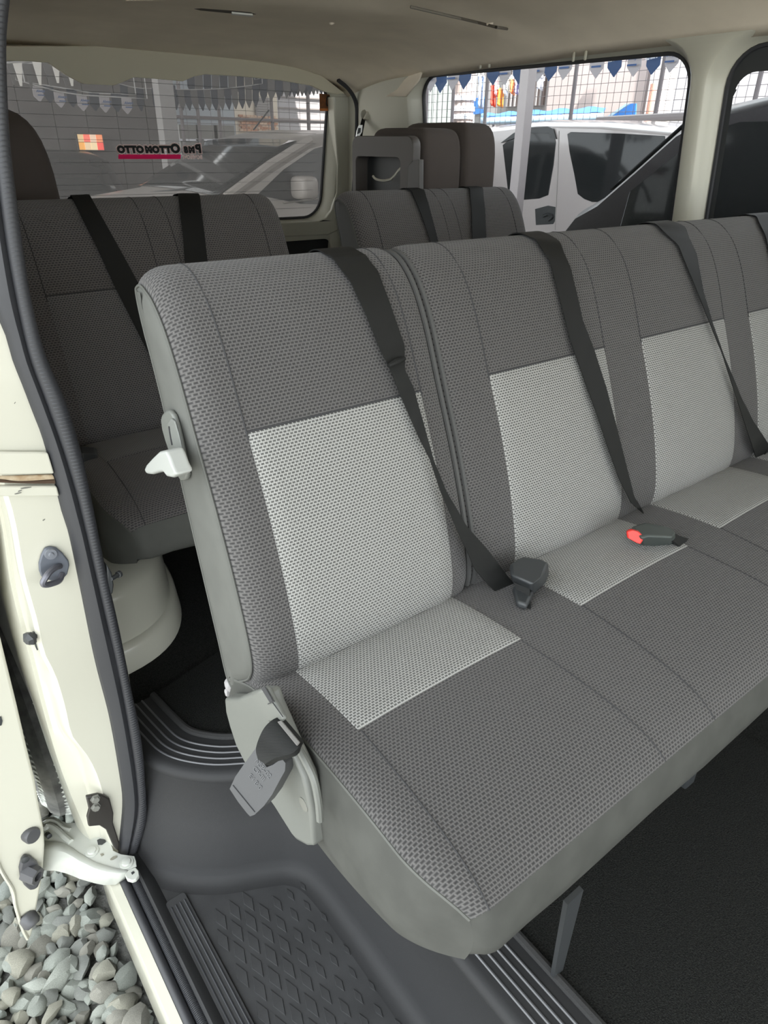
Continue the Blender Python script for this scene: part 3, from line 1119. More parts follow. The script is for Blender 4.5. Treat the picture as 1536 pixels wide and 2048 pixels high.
    for xe, sg in ((x0 - 0.002, -1), (x1, 1)):
        g = G()
        pr = [(p - n * -0.016) for p, n in zip(Sx.p, Sx.n)]
        cols = []
        for p in pr:
            t = min(1, max(0, (p.y - yo - 0.244) / 0.42))
            bot = 0.893 + zo - 0.06 * math.sin(min(1, t * 1.7) * math.pi / 2)
            col = []
            for h in (0, 0.06, 0.2, 0.45, 0.7, 0.88, 1.0):
                z = p.z * (1 - h) + bot * h
                out = min(1, max(0, (p.y - yo - 0.262) / 0.07)) * sg * (0.014 * math.sin(math.pi * min(1, h * 0.9 + 0.02)) + 0.002 * math.sin(p.y * 60 + h * 9) * math.sin(math.pi * h))
                q = V((xe + out, p.y - 0.006 * math.sin(math.pi * h) * (t < 0.06), z))
                col.append(corner(q, x0, yo) if sg < 0 else q)
            col.append(V((xe - sg * 0.05, p.y + 0.03 * (t < 0.06), bot + 0.006)))
            cols.append(col)
        g.loft(cols, closed=False)
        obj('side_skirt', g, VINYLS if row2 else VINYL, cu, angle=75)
        # piping where the fabric meets the vinyl
        g = G().tube([corner(V((xe, p.y, p.z)), x0, yo) if sg < 0 else V((xe, p.y, p.z)) for p in pr], 0.0020, 6)
        obj('piping', g, VINYL, cu)
        g = G().tube([V((xe, (p - n * 0.026 * wgt(B, k)).y, (p - n * 0.026 * wgt(B, k)).z)) for k, (p, n) in enumerate(zip(B.p, B.n))], 0.0018, 6, closed=True)
        obj('piping', g, VINYL, root)
    # pedestal frame
    g = G()
    for yy in (0.36, 0.62):
        g.tube([(x0 + 0.05, yy + yo, 0.865 + zo), (x1 - 0.05, yy + yo, 0.865 + zo)], 0.014, 8)
    fr_ = obj('seat_frame', g, BLACKPL, root)
    return root, B, Sx, bul, buls


PANS = [(0.344, 0.622), (0.759, 1.050), (1.160, 1.459), (1.560, 1.845)]
seat2, B2, S2, BUL2, BULS2 = bench('wide charcoal bench seat with light grey panels, nearest to the open door', 0.293, 1.925, 0.672, PANS, 0, 0, DARKF, LITEF, True)
seat3, B3, S3, BUL3, BULS3 = bench('dark grey two-place bench behind the near bench, beside the wheel housing', 0.285, 0.968, None, [(0.345, 0.60), (0.66, 0.90)], 0.905, 0.018, REARF, MIDF, False)
seat3b, B3b, _s3b, _bul3b, _ = bench('dark grey seat backed against the far side windows, behind the near bench', 1.20, 1.885, None, [(1.26, 1.52), (1.57, 1.82)], 0.905, 0.018, REARF, REARF, False)

# ---- furniture of the near bench: side cover, recline lever
def yz(pts, x):
    return [H(px, py, 'x', x) for px, py in pts]


cov = [(474, 1384), (500, 1384), (540, 1368), (562, 1368), (572, 1400), (590, 1440), (612, 1490), (636, 1540), (650, 1600), (654, 1676), (640, 1676), (624, 1668), (606, 1648), (575, 1600), (545, 1560), (515, 1515), (497, 1480), (484, 1440), (476, 1410)]
g = G().prism(yz(cov, 0.284), (-0.020, 0, 0))
sc = obj('side_cover', g, SIDEPL, seat2, bevel=0.009, seg=4)
sc['label'] = 'silver grey plastic end cover of the seat base'
# raised lid with the slot
lid = [(500, 1384), (540, 1372), (565, 1420), (577, 1432), (566, 1440), (556, 1446), (540, 1430)]
g = G().prism(yz([(508, 1382), (541, 1370), (570, 1424), (577, 1436), (571, 1440), (548, 1442), (541, 1436)], 0.264), (-0.006, 0, 0))
ld = obj('slotted_lid', g, SIDEPL, sc, bevel=0.003)
g = G().prism(yz([(524, 1376), (531, 1373), (547, 1401), (541, 1404)], 0.2575), (-0.0012, 0, 0))
obj('slot', g, STITCH, ld)
g = G().tube(yz([(536, 1408), (549, 1402)], 0.2572), 0.0007, 4)
obj('notch', g, STITCH, ld)
g = G().tube(yz([(545, 1405), (556, 1420), (566, 1434)], 0.2572), 0.0006, 4)
obj('notch', g, STITCH, ld)
g = G().tube(cat(yz([(592, 1488), (612, 1524), (628, 1560), (637, 1606), (640, 1640)], 0.266), 6), 0.0045, 8)
obj('rounded_rib', g, SIDEPL, sc)
a = H(607, 1609, 'x', 0.2638)
g = G().lathe(a + V((0.003, 0, 0)), (-1, 0, 0), [(0, 0.009), (0.0035, 0.009), (0.0036, 0.006)], 16)
obj('screw_hole', g, DUSTST, sc)
# lever escutcheon and lever
esc = [(331, 838), (334, 826), (341, 819), (349, 819), (356, 828), (363, 850), (371, 885), (378, 920), (384, 948), (381, 957), (372, 960), (366, 952), (352, 915), (340, 880), (333, 855)]
g = G().prism(yz(esc, 0.286), (-0.007, 0, 0))
es = obj('lever_bezel', g, SIDEPL, seat2, bevel=0.003, seg=3)
g = G().prism(yz([(338, 846), (345, 836), (352, 842), (360, 870), (369, 910), (375, 942), (369, 944), (356, 908), (345, 875)], 0.2785), (-0.002, 0, 0))
obj('bezel_face', g, mat('bezel_face_grey', (0.15, 0.157, 0.145), 0.5), es, bevel=0.0008)
g = G().tube(cat(yz([(338, 853), (340, 868), (344, 890)], 0.276), 5), 0.001, 5)
obj('slit', g, STITCH, es)
lev = yz([(336, 899), (350, 897), (357, 910), (365, 932), (372, 945), (364, 951), (352, 949), (345, 940), (336, 940), (322, 945), (311, 944), (305, 935), (309, 926), (320, 914)], 0.262)
g = G().prism([p + V((0.010, 0, 0)) for p in lev], (-0.022, 0, 0))
lv = obj('recline_lever', g, mat('lever_grey', (0.33, 0.34, 0.32), 0.4), seat2, bevel=0.007, seg=4)
lv['label'] = 'pale grey recline lever'
# torn end of the cover at the bottom corner: white stuffing
ta = [H(452 + dx, 1362 + dy, 'y', 0.735) for dx, dy in ((0, -4), (12, 0), (22, 10), (20, 20), (8, 24), (3, 12))]
c = H(462, 1369, 'y', 0.735)
g = G().puff(c, (0.018, 0.02, 0.022), None, 0.8, 10, 7)
g.puff(c + V((0.010, -0.006, -0.008)), (0.014, 0.016, 0.016), None, 0.8, 8, 6)
g.puff(c + V((-0.006, 0, -0.012)), (0.010, 0.012, 0.014), None, 0.8, 8, 6)
obj('stuffing', g, mat('white_stuffing', (0.32, 0.31, 0.31), 1, bump=1, bscale=300), seat2)

# ---- floor bracket below the near bench
t0, t1 = H(1147, 1790, 'z', 0.885), H(1113, 1946, 'z', FZ + 0.004)
g = G().ribbon([t0 + V((-0.014, 0, 0)), t0.lerp(t1, 0.5) + V((-0.012, 0, 0)), t1 + V((-0.010, 0, 0))], [t0 + V((0.014, 0, 0)), t0.lerp(t1, 0.5) + V((0.012, 0, 0)), t1 + V((0.010, 0, 0))], 0.006)
obj('floor_bracket', g, BLACKPL, seat2)
for k in range(3):
    xk = (0.95, 1.35, 1.8)[k]
    g = G().box((xk, 0.42, (FZ + 0.877) / 2), (0.03, 0.20, 0.863 - FZ))
    obj('pedestal', g, BLACKPL, seat2, bevel=0.004)
for st_, xs_, yo_ in ((seat3, (0.62, 0.85), 0.905), (seat3b, (1.3, 1.75), 0.905)):
    for xk in xs_:
        g = G().box((xk, 0.45 + yo_, (FZ + 0.892) / 2), (0.03, 0.20, 0.878 - FZ))
        obj('pedestal', g, BLACKPL, st_, bevel=0.004)

# ================================================================== SEAT BELTS
BUL_OF = {id(B2): BUL2, id(B3): BUL3, id(B3b): _bul3b}


def snap(B, px, py, off, lo=0.2, hi=0.95):
    """point where the sight line meets the backrest profile, lifted by off"""
    best = None
    if not hasattr(B, 'dense'):
        B.dense = [(B.L[-1] * 0.56 * i / 500, *B.at(B.L[-1] * 0.56 * i / 500)) for i in range(501)]
    ymin, ymax = min(q[1].y for q in B.dense), max(q[1].y for q in B.dense)
    for k in range(300):
        y = ymin - 0.02 + (ymax - ymin + 0.04) * k / 299
        p = H(px, py, 'y', y)
        bd = None
        for l, c, n_ in B.dense[::2]:
            e = (c.y - p.y) ** 2 + (c.z - p.z) ** 2
            if bd is None or e < bd[0]:
                bd = (e, l, n_)
        if best is None or bd[0] < best[0]:
            best = (bd[0], p, bd[2], bd[1])
        if bd[0] < 2.5e-6:
            break
    f = BUL_OF[id(B)]
    lift = max(f(best[1].x + e, best[3]) for e in (-0.02, 0, 0.02))
    # stay on the sight line while lifting off the cloth
    p, n_ = best[1], best[2]
    d_ = (CAM - p).normalized()
    return p + d_ * ((off + 0.002 + lift) / max(0.35, d_.dot(n_)))


def belt(name_label, B, left, right, offs, tail=True, extra=(), grp=None, width3=None):
    """left/right: pixel pairs down the strap; offs: lift off the backrest"""
    L, R = [], []
    seq = []
    for i in range(len(left)):
        if i and not isinstance(offs[i], tuple) and not isinstance(offs[i - 1], tuple):
            for t in (1 / 3, 2 / 3):
                mixp = lambda p, q: (p[0] + (q[0] - p[0]) * t, p[1] + (q[1] - p[1]) * t)
                seq.append((mixp(left[i - 1], left[i]), mixp(right[i - 1], right[i]), offs[i - 1] + (offs[i] - offs[i - 1]) * t))
        seq.append((left[i], right[i], offs[i]))
    for (a, b, o) in seq:
        if isinstance(o, tuple):
            L.append(H(*a, 'y', o[0]))
            R.append(H(*b, 'y', o[0]))
        else:
            L.append(snap(B, *a, o))
            R.append(snap(B, *b, o))
    if tail:   # over the crest and down the back
        f = BUL_OF[id(B)]
        w = R[0] - L[0]
        l0 = B.find((L[0].y, L[0].z), 0.2, B.L[-1] * 0.62)
        l1 = B.find((0.884 + B.p[0].y - 0.700, 1.44 + B.p[0].z - 0.925), 0.3)
        TL, TR = [], []
        for k in range(7, 0, -1):
            l = l0 + (l1 - l0) * k / 7
            p, n_ = B.at(l)
            h = 0.0035 + max(f(L[0].x, l), f(R[0].x, l), f((L[0].x + R[0].x) / 2, l))
            TL.append(V((L[0].x, p.y, p.z)) + n_ * h)
            TR.append(V((R[0].x, p.y, p.z)) + n_ * h)
        for l in (l1 + 0.10,):
            p, n_ = B.at(l)
            TL.insert(0, V((L[0].x, p.y, p.z)) + n_ * 0.014)
            TR.insert(0, V((R[0].x, p.y, p.z)) + n_ * 0.014)
        L, R = TL + L, TR + R
    root = thing('seat_belt', name_label, 'seat belt', (L[-1] + R[-1]) / 2, grp)
    g = G().ribbon(cat(L, 4), cat(R, 4), 0.0016)
    obj('strap', g, BELT, root, angle=60)
    return root, L, R


b1, L1, R1 = belt('black seat belt twisting down the split beside the first near seat', B2,
    [(664, 515), (702, 565), (731, 627), (760, 698), (779, 736), (806, 802), (839, 877), (860, 919), (881, 982), (913, 1057), (952, 1141), (997, 1190), (1030, 1214)],
    [(731, 511), (756, 544), (781, 611), (808, 690), (810, 740), (827, 777), (847, 848), (868, 923), (893, 984), (933, 1052), (977, 1102), (1020, 1158), (1055, 1195)],
    [0.004, 0.004, 0.005, 0.006, 0.009, 0.010, 0.012, 0.014, 0.018, 0.022, 0.022, (0.59,), (0.585,)])
# fold where the strap doubles over
q = [(775, 728), (809, 715), (811, 722), (778, 742)]
g = G().tube([snap(B2, 777, 732, 0.014), snap(B2, 793, 724, 0.016), snap(B2, 809, 717, 0.014)], [0.003, 0.005, 0.003], 8)
obj('fold', g, BELT, b1)
g = G().prism([H(px, py, 'z', 1.012) for px, py in ((1024, 1185), (1052, 1170), (1066, 1196), (1052, 1222), (1032, 1216))], (0, 0, 0.012))
obj('anchor', g, BLACKPL, b1, bevel=0.004)
b2, *_ = belt('black seat belt across the second near seat, ending at the red-button buckle', B2,
    [(1071, 479), (1100, 523), (1120, 600), (1141, 682), (1174, 775), (1195, 832), (1216, 896), (1239, 960), (1262, 1005), (1277, 1020)],
    [(1118, 483), (1141, 537), (1154, 590), (1165, 640), (1188, 700), (1212, 775), (1232, 850), (1252, 930), (1268, 992), (1290, 1030)],
    [0.004, 0.004, 0.005, 0.007, 0.010, 0.012, 0.014, 0.016, 0.018, 0.018])
b3, *_ = belt('narrow twisted black seat belt across the third near seat', B2,
    [(1312, 449), (1356, 491), (1389, 570), (1417, 640), (1445, 710), (1466, 775), (1487, 840), (1515, 924), (1530, 960)],
    [(1368, 453), (1393, 509), (1407, 584), (1426, 649), (1449, 714), (1482, 794), (1505, 840), (1536, 887), (1556, 930)],
    [0.004, 0.004, 0.006, 0.010, 0.013, 0.015, 0.016, 0.017, 0.018])
b4, *_ = belt('black seat belt over the last near seat at the edge of the picture', B2,
    [(1512, 433), (1530, 470), (1546, 530), (1570, 640), (1605, 740), (1650, 845)], [(1552, 430), (1566, 465), (1578, 530), (1600, 640), (1634, 730), (1676, 820)], [0.004, 0.004, 0.005, 0.006, 0.012, 0.016])
b5, *_ = belt('black seat belt running diagonally over the rear two-place bench', B3,
    [(143, 393), (195, 497), (234, 582), (290, 692), (340, 790)], [(179, 390), (221, 465), (257, 530), (300, 610), (360, 730)], [0.004, 0.004, 0.005, 0.006, 0.008])
b6, *_ = belt('black seat belt hanging straight over the rear two-place bench', B3,
    [(356, 390), (366, 470), (371, 543), (380, 640)], [(399, 390), (409, 470), (417, 540), (424, 640)], [0.004, 0.004, 0.004, 0.004])
b7, *_ = belt('black seat belt slanting over the far rear seat', B3b,
    [(822, 381), (835, 410), (850, 450), (868, 508), (880, 550)], [(848, 380), (856, 405), (868, 450), (882, 505), (896, 550)], [0.004, 0.004, 0.004, 0.004, 0.004])
b8, *_ = belt('black seat belt hanging straight over the far rear seat', B3b,
    [(939, 377), (943, 420), (945, 492), (948, 560)], [(965, 376), (970, 420), (973, 488), (976, 560)], [0.004, 0.004, 0.004, 0.004])

# ---- buckles
def slab(pts_top, d):
    return G().prism(pts_top, d)


# first: dark buckle lying at the split
bk1 = thing('belt_buckle', 'dark square seat belt buckle lying beside the split in the near cushion', 'buckle', (0.72, 0.58, 1.01))
top = [H(px, py, 'z', 1.052) for px, py in ((1018, 1128), (1046, 1112), (1084, 1118), (1098, 1126), (1091, 1146), (1064, 1170), (1020, 1150))]
bot = [H(px, py, 'z', 1.012) for px, py in ((1022, 1150), (1046, 1130), (1084, 1136), (1099, 1146), (1092, 1166), (1066, 1190), (1028, 1172))]
g = G().loft([bot, top], True, True)
obj('housing', g, BLACKPL, bk1, bevel=0.006, seg=3)
g = G().ribbon([H(1028, 1165, 'z', 1.03), H(1036, 1185, 'z', 1.02), H(1040, 1212, 'z', 1.005)], [H(1060, 1178, 'z', 1.03), H(1060, 1198, 'z', 1.02), H(1062, 1224, 'z', 1.005)], 0.004)
obj('stalk', g, BELT, bk1)
# second: red button
bk2 = thing('belt_buckle', 'dark seat belt buckle with a red button on the near cushion', 'buckle', (1.07, 0.56, 1.01))
top = [H(px, py, 'z', 1.05) for px, py in ((1262, 1052), (1290, 1044), (1340, 1054), (1352, 1064), (1345, 1076), (1296, 1072), (1283, 1078))]
bot = [H(px, py, 'z', 1.012) for px, py in ((1258, 1078), (1296, 1060), (1340, 1068), (1353, 1078), (1344, 1090), (1310, 1094), (1284, 1092))]
g = G().loft([bot, top], True, True)
obj('housing', g, mat('buckle_green_black', (0.055, 0.065, 0.06), 0.45), bk2, bevel=0.005, seg=3)
rb = [H(px, py, 'z', 1.045) for px, py in ((1253, 1063), (1262, 1059), (1277, 1063), (1286, 1071), (1286, 1079), (1283, 1088), (1272, 1085), (1254, 1075))]
nrm = V((-0.72, -0.55, 0.25)).normalized()
c = sum(rb, V((0, 0, 0))) / len(rb)
pl = [HP(px, py, c, nrm) for px, py in ((1253, 1063), (1262, 1059), (1277, 1063), (1286, 1071), (1286, 1079), (1281, 1088), (1272, 1085), (1254, 1075))]
g = G().prism([p + nrm * 0.003 for p in pl], -nrm * 0.012)
obj('release_button', g, REDPL, bk2, bevel=0.002)
# webbing end of the second buckle
g = G().ribbon([H(1340, 1062, 'z', 1.03), H(1356, 1072, 'z', 1.02), H(1376, 1078, 'z', 1.011)], [H(1344, 1082, 'z', 1.03), H(1352, 1088, 'z', 1.02), H(1360, 1096, 'z', 1.011)], 0.003)
obj('stalk', g, BELT, bk2)
# third: hanging outside the seat on its webbing
bk3 = thing('belt_buckle', 'grey seat belt buckle hanging outside the near bench on its stitched strap', 'buckle', H(530, 1570, 'x', 0.245))
hous = [(523, 1483), (526, 1492), (516, 1510), (524, 1521), (533, 1535), (545, 1530), (558, 1521), (566, 1520), (571, 1526), (570, 1542), (560, 1560), (544, 1590), (528, 1612), (509, 1630), (500, 1633), (494, 1627), (476, 1604), (459, 1578), (470, 1554), (488, 1528), (510, 1498), (517, 1484)]
# tilted plane facing the doorway
bp0 = H(515, 1560, 'x', 0.225)
bn = V((-0.80, -0.42, 0.42)).normalized()
pl = [HP(px, py, bp0, bn) for px, py in hous]
g = G().prism(pl, -bn * 0.024)
obj('housing', g, DGREYPL, bk3, bevel=0.004, seg=3)
g = G().tube([HP(466, 1570, bp0, bn) + bn * 0.0006, HP(510, 1624, bp0, bn) + bn * 0.0006], 0.0005, 4)
obj('joint_line', g, STITCH, bk3)
# moulded characters on the housing
MTXT = mat('moulded_text_grey', (0.085, 0.087, 0.09), 0.4)
ex = (HP(540, 1572, bp0, bn) - HP(500, 1524, bp0, bn)).normalized()
ey = bn.cross(ex)
for txt, (px, py), sz in (('NSB-02', (509, 1522), 0.0085), ('CP-III', (505, 1537), 0.0085), ('E4 B/0', (497, 1552), 0.008)):
    text_mesh('moulded_text', txt, sz, MTXT, bk3, Matrix.Translation(HP(px, py, bp0, bn) + bn * 0.0003) @ Matrix((ex, ey, bn)).transposed().to_4x4(), 0.0004)
Lw = [(520, 1520), (516, 1500), (522, 1478), (534, 1455), (552, 1440), (566, 1441)]
Rw = [(534, 1530), (552, 1520), (572, 1514), (590, 1508), (602, 1494), (604, 1486)]
dl = [0.222, 0.228, 0.236, 0.245, 0.256, 0.266]
g = G().ribbon(cat([H(px, py, 'x', d) for (px, py), d in zip(Lw, dl)], 5), cat([H(px, py, 'x', d) for (px, py), d in zip(Rw, dl)], 5), 0.006)
obj('webbing_loop', g, BELT, bk3, angle=70)
g = G().ribbon([H(555, 1444, 'x', 0.2485), H(564, 1441, 'x', 0.2525)], [H(594, 1492, 'x', 0.2485), H(600, 1484, 'x', 0.2525)], 0.003)
o = obj('stitch_block', g, GREYTH, bk3, bevel=0.001)
o['label'] = 'grey stitched patch'
# buckle at the left of the row behind
bk4 = thing('belt_buckle', 'black seat belt buckle at the end of the rear bench, next to the door seal', 'buckle', H(180, 930, 'y', 1.42))
pl = [H(px, py, 'y', 1.42) for px, py in ((160, 906), (194, 908), (197, 916), (191, 944), (182, 946), (168, 944))]
g = G().prism(pl, (0.01, 0.04, 0.0))
obj('housing', g, BLACKPL, bk4, bevel=0.005, seg=3)
g = G().prism([H(px, py, 'y', 1.4185) for px, py in ((172, 922), (187, 922), (185, 940), (173, 938))], (0, 0.004, 0))
obj('button', g, DGREYPL, bk4, bevel=0.0015)

# ================================================================== FOLDED REAR SEATS AND REAR BELT
fs = thing('folded_seat', 'folded dark brown rear seat with a grey plastic base against the far wall', 'seat', (1.65, 1.95, FZ))
xb = 1.50
tr = [(703, 302), (712, 296), (812, 280), (832, 276), (840, 286), (842, 420), (702, 420)]
pts = [H(px, py, 'x', xb) for px, py in tr]
ys = [p.y for p in pts]
y0_, y1_ = 1.80, 2.12
zt = 1.650
g = G()
out = rr(y0_, y1_, 1.05, zt, 0.03, 4)
hole = rr(y0_ + 0.06, y1_ - 0.02, 1.15, zt - 0.06, 0.02, 4)
plate(g, out, [hole], lambda a, b, d: V((xb + d, a, b)))
n_ = len(hole)
g.loft([[V((xb, a, b)) for a, b in hole], [V((xb + 0.05, a, b)) for a, b in hole]])
g.loft([[V((xb, a, b)) for a, b in out], [V((xb + 0.02, a, b)) for a, b in out], [V((xb + 0.035, a, b)) for a, b in [(yy + (0.006 if yy < 2 else -0.006), zz_) for yy, zz_ in out]]])
obj('base_tray', g, mat('brownish_grey_plastic', (0.09, 0.08, 0.072), 0.5), fs, bevel=0.003)
g = G()
plate(g, hole, [], lambda a, b, d: V((xb + 0.05, a, b)))
obj('tray_hollow', g, BLACKPL, fs, smooth=False)
wr = [(746, 352), (752, 358), (765, 361), (780, 359), (790, 350), (800, 338), (812, 332), (820, 330)]
g = G().tube(cat([H(px, py, 'x', xb + 0.004) for px, py in wr], 5), 0.004, 6)
obj('wire', g, mat('bright_wire', (0.7, 0.68, 0.6), 0.35, metal=0.4), fs)
g = G().prism([H(px, py, 'x', xb - 0.006) for px, py in ((815, 330), (822, 322), (838, 318), (838, 420), (812, 420))], (0.02, 0, 0))
obj('tray_rib', g, mat('rib_grey_plastic', (0.11, 0.105, 0.10), 0.5), fs, bevel=0.006)
FOLD = mat('brown_grey_seat_cloth', (0.085, 0.07, 0.062), 0.95, bump=0.3, bscale=800)
g = G().puff((1.645, 1.965, 1.335), (0.170, 0.30, 0.68), None, 0.22, 32, 20)
obj('folded_cushion', g, FOLD, fs)
g = G().puff((1.81, 1.99, 1.335), (0.155, 0.36, 0.72), None, 0.25, 32, 20)
obj('folded_backrest', g, FOLD, fs)
fs2 = thing('folded_seat', 'dark rounded folded seat at the left edge of the rear window', 'seat', (0.36, 2.3, FZ))
g = G().puff((0.36, 2.30, 1.30), (0.38, 0.5, 0.80), None, 0.42, 32, 20)
obj('folded_cushion', g, FOLD, fs2)
g = G().box((0.30, 2.3, 0.80), (0.04, 0.3, 0.36))
obj('base_bracket', g, BLACKPL, fs2, bevel=0.004)

rb_ = thing('seat_belt', 'black shoulder belt with a bright buckle tongue on the rear corner pillar', 'seat belt', H(728, 300, 'y', 2.45))
Lp = [(726, 228), (718, 262), (713, 300), (711, 320), (720, 345), (727, 374), (735, 410)]
Rp = [(733, 228), (725, 268), (722, 300), (722, 320), (733, 350), (740, 374), (750, 410)]
yy_ = [2.60, 2.55, 2.50, 2.46, 2.42, 2.38, 2.34]
g = G().ribbon(cat([H(px, py, 'y', q) for (px, py), q in zip(Lp, yy_)], 4), cat([H(px, py, 'y', q) for (px, py), q in zip(Rp, yy_)], 4), 0.002)
obj('strap', g, BELT, rb_)
g = G()
sh = [H(px, py, 'y', 2.485) for px, py in ((717, 250), (724, 250), (723, 264), (713, 280), (711, 276), (713, 262))]
g.prism(sh, (0, -0.004, 0))
obj('tongue', g, mat('bright_metal', (0.8, 0.8, 0.78), 0.3, metal=0.7), rb_)
g = G().prism([H(px, py, 'y', 2.48) for px, py in ((717, 256), (721, 256), (720, 265), (715, 268))], (0, -0.003, 0))
obj('tongue_slot', g, BLACKPL, rb_)
c = H(730, 230, 'y', 2.59)
g = G().lathe(c, (-0.2, -1, 0), [(0, 0.02), (0.01, 0.02), (0.016, 0.014), (0.018, 0.006)], 14)
obj('upper_anchor', g, mat('anchor_beige', (0.28, 0.27, 0.22), 0.5), rb_)
g = G().prism([H(px, py, 'y', 2.57) for px, py in ((725, 238), (733, 222), (739, 234), (733, 240))], (0, -0.012, 0))
obj('anchor_cap', g, mat('anchor_beige_light', (0.5, 0.48, 0.4), 0.5), rb_, bevel=0.003)

# ================================================================== STICKERS ON THE REAR WINDOW
def text_obj(body, size, m, parent, M, extrude=0.0003, align='LEFT', shear=0.0, bold=0.0, name='lettering', sx=1.0):
    return text_mesh(name, body, size, m, parent, M @ Matrix.Diagonal((sx, 1, 1, 1)), extrude, align, shear, bold)


INK = mat('black_ink', (0.01, 0.01, 0.01), 0.6)
PALE = mat('pale_pink_ink', (0.95, 0.72, 0.68), 0.6)
PINK = mat('hot_pink_ink', (1.0, 0.0, 0.14), 0.6)
pt, nn = V((0, yr(1.6) + 0.045, 1.6)), V((0, 1, 0.19)).normalized()
def RP(px, py, off=0.0):
    return HP(px, py, pt - nn * off, nn)
sk = thing('window_sticker', 'mirrored black lettering with a hot pink bar stuck on the rear window', 'sticker', RP(320, 303))
g = G()
bl = RP(360, 319) - RP(236, 309)
g.prism([RP(237, 309), RP(362, 309), RP(361, 318), RP(237, 318)], nn * 0.001)
obj('pink_bar', g, PINK, sk, smooth=False)
# words read from outside, so they run right to left here; two layers make the pale outline
ex = (RP(240, 306) - RP(402, 306)).normalized()
ey = (nn.cross(ex)) * -1
ey = V((0, -0.19, 1)).normalized()
hgt = (RP(320, 291) - RP(320, 306)).length
for off, m, bold in ((0.002, PALE, 0.0060), (0.0045, INK, 0.0026)):
    x = 403
    for ch, sc_, adv in (('P', 1.25, 11.5), ('M', 0.88, 12), ('S', 0.88, 11), (' ', 1, 2), ('O', 1.3, 16), ('T', 0.95, 10), ('T', 0.95, 10), ('O', 0.95, 12.5), ('M', 0.95, 14.5), ('O', 0.95, 12.5), ('T', 0.95, 10), ('T', 0.95, 10), ('O', 0.95, 12)):
        if ch != ' ':
            M = Matrix.Translation(RP(x, 305.0, off)) @ Matrix((ex, ey, nn)).transposed().to_4x4()
            text_obj(ch, hgt * sc_ * 1.24, m, sk, M, 0.0003, 'LEFT', 0.12, bold, 'letter', 1.06)
        x -= adv * 1.155
M = Matrix.Translation(RP(405, 317.5, 0.002)) @ Matrix((ex, ey, nn)).transposed().to_4x4()
text_obj('BOV/EOV/', hgt * 0.72, PALE, sk, M, 0.0003, 'LEFT', 0.1, 0.0012, 'small_lettering', 0.98)
s2 = thing('window_sticker', 'brown and gold square sticker in the upper corner of the rear window', 'sticker', RP(652, 205))
g = G().prism([RP(639, 187), RP(666, 190), RP(668, 222), RP(640, 222)], nn * 0.001)
obj('backing', g, mat('brown_print', (0.10, 0.04, 0.012), 0.6, col2=(0.22, 0.07, 0.015), vscale=60), s2, smooth=False)
g = G().prism([RP(639, 217, 0.001), RP(668, 217, 0.001), RP(668, 222, 0.001), RP(640, 222, 0.001)], nn * 0.0008)
obj('gold_edge', g, mat('gold_print', (0.5, 0.16, 0.03), 0.5), s2, smooth=False)
M = Matrix.Translation(RP(666, 213, 0.002)) @ Matrix((ex, ey, nn)).transposed().to_4x4()
text_obj('00', hgt * 2.1, INK, s2, M, 0.0003, 'LEFT', 0, 0.001, 'lettering', 0.7)

# ================================================================== GROUND AND GRAVEL
GRAVB = mat('dark_grit', (0.20, 0.20, 0.185), 0.95, bump=1, bscale=80, bdist=0.01, var=0.3, vscale=40)
g = G().box((4, 3, -0.06), (40, 40, 0.08))
ground = struct(obj('ground', g, GRAVB, smooth=False), 'gravel yard')
STONES = [mat('stone_%s' % n_, c, 0.85, var=0.22, vscale=26, bump=0.4, bscale=120) for n_, c in (('grey', (0.237, 0.252, 0.222)), ('blue_grey', (0.215, 0.233, 0.211)), ('tan', (0.259, 0.252, 0.204)), ('pale', (0.296, 0.311, 0.274)), ('dark', (0.178, 0.185, 0.167)), ('brown', (0.229, 0.222, 0.189)), ('brick', (0.42, 0.17, 0.10)))]
rs = random.Random(11)
smesh = []
for k in range(28):
    bm = bmesh.new()
    bmesh.ops.create_icosphere(bm, subdivisions=2, radius=1)
    s3 = (rs.uniform(1.0, 1.55), rs.uniform(0.8, 1.15), rs.uniform(0.55, 0.8))
    cuts = [(V((rs.gauss(0, 1), rs.gauss(0, 1), rs.gauss(0, 0.9))).normalized(), rs.uniform(0.52, 0.80)) for _ in range(11)]
    for v in bm.verts:
        p = v.co.copy()
        for n_, d_ in cuts:
            e = p.dot(n_) - d_
            if e > 0:
                p -= n_ * e
        v.co = V((p.x * s3[0], p.y * s3[1], p.z * s3[2]))
    me = bpy.data.meshes.new('stone')
    bm.to_mesh(me)
    bm.free()
    for p in me.polygons:
        p.use_smooth = True
    me.set_sharp_from_angle(angle=math.radians(28))
    mi = 6 if k == 27 else rs.choice([0, 0, 0, 1, 1, 2, 3, 4, 5])
    me.materials.append(STONES[mi])
    smesh.append(me)
ns = 0
cand = []
for i in range(24):
    for j in range(48):
        x = -0.36 + i * 0.030 + rs.uniform(-.010, .010) + (0.015 if j % 2 else 0)
        y = 0.68 + j * 0.0262 + rs.uniform(-.009, .009)
        d = V((x, y, 0)) - CAM
        zc = d.dot(_fw)
        px, py = 768 + F_PX * d.dot(_r2) / zc, 1024 - F_PX * d.dot(_u2) / zc
        vis = -25 < px < 390 and 1180 < py < 2075
        cand.append((x, y, px, py, vis))
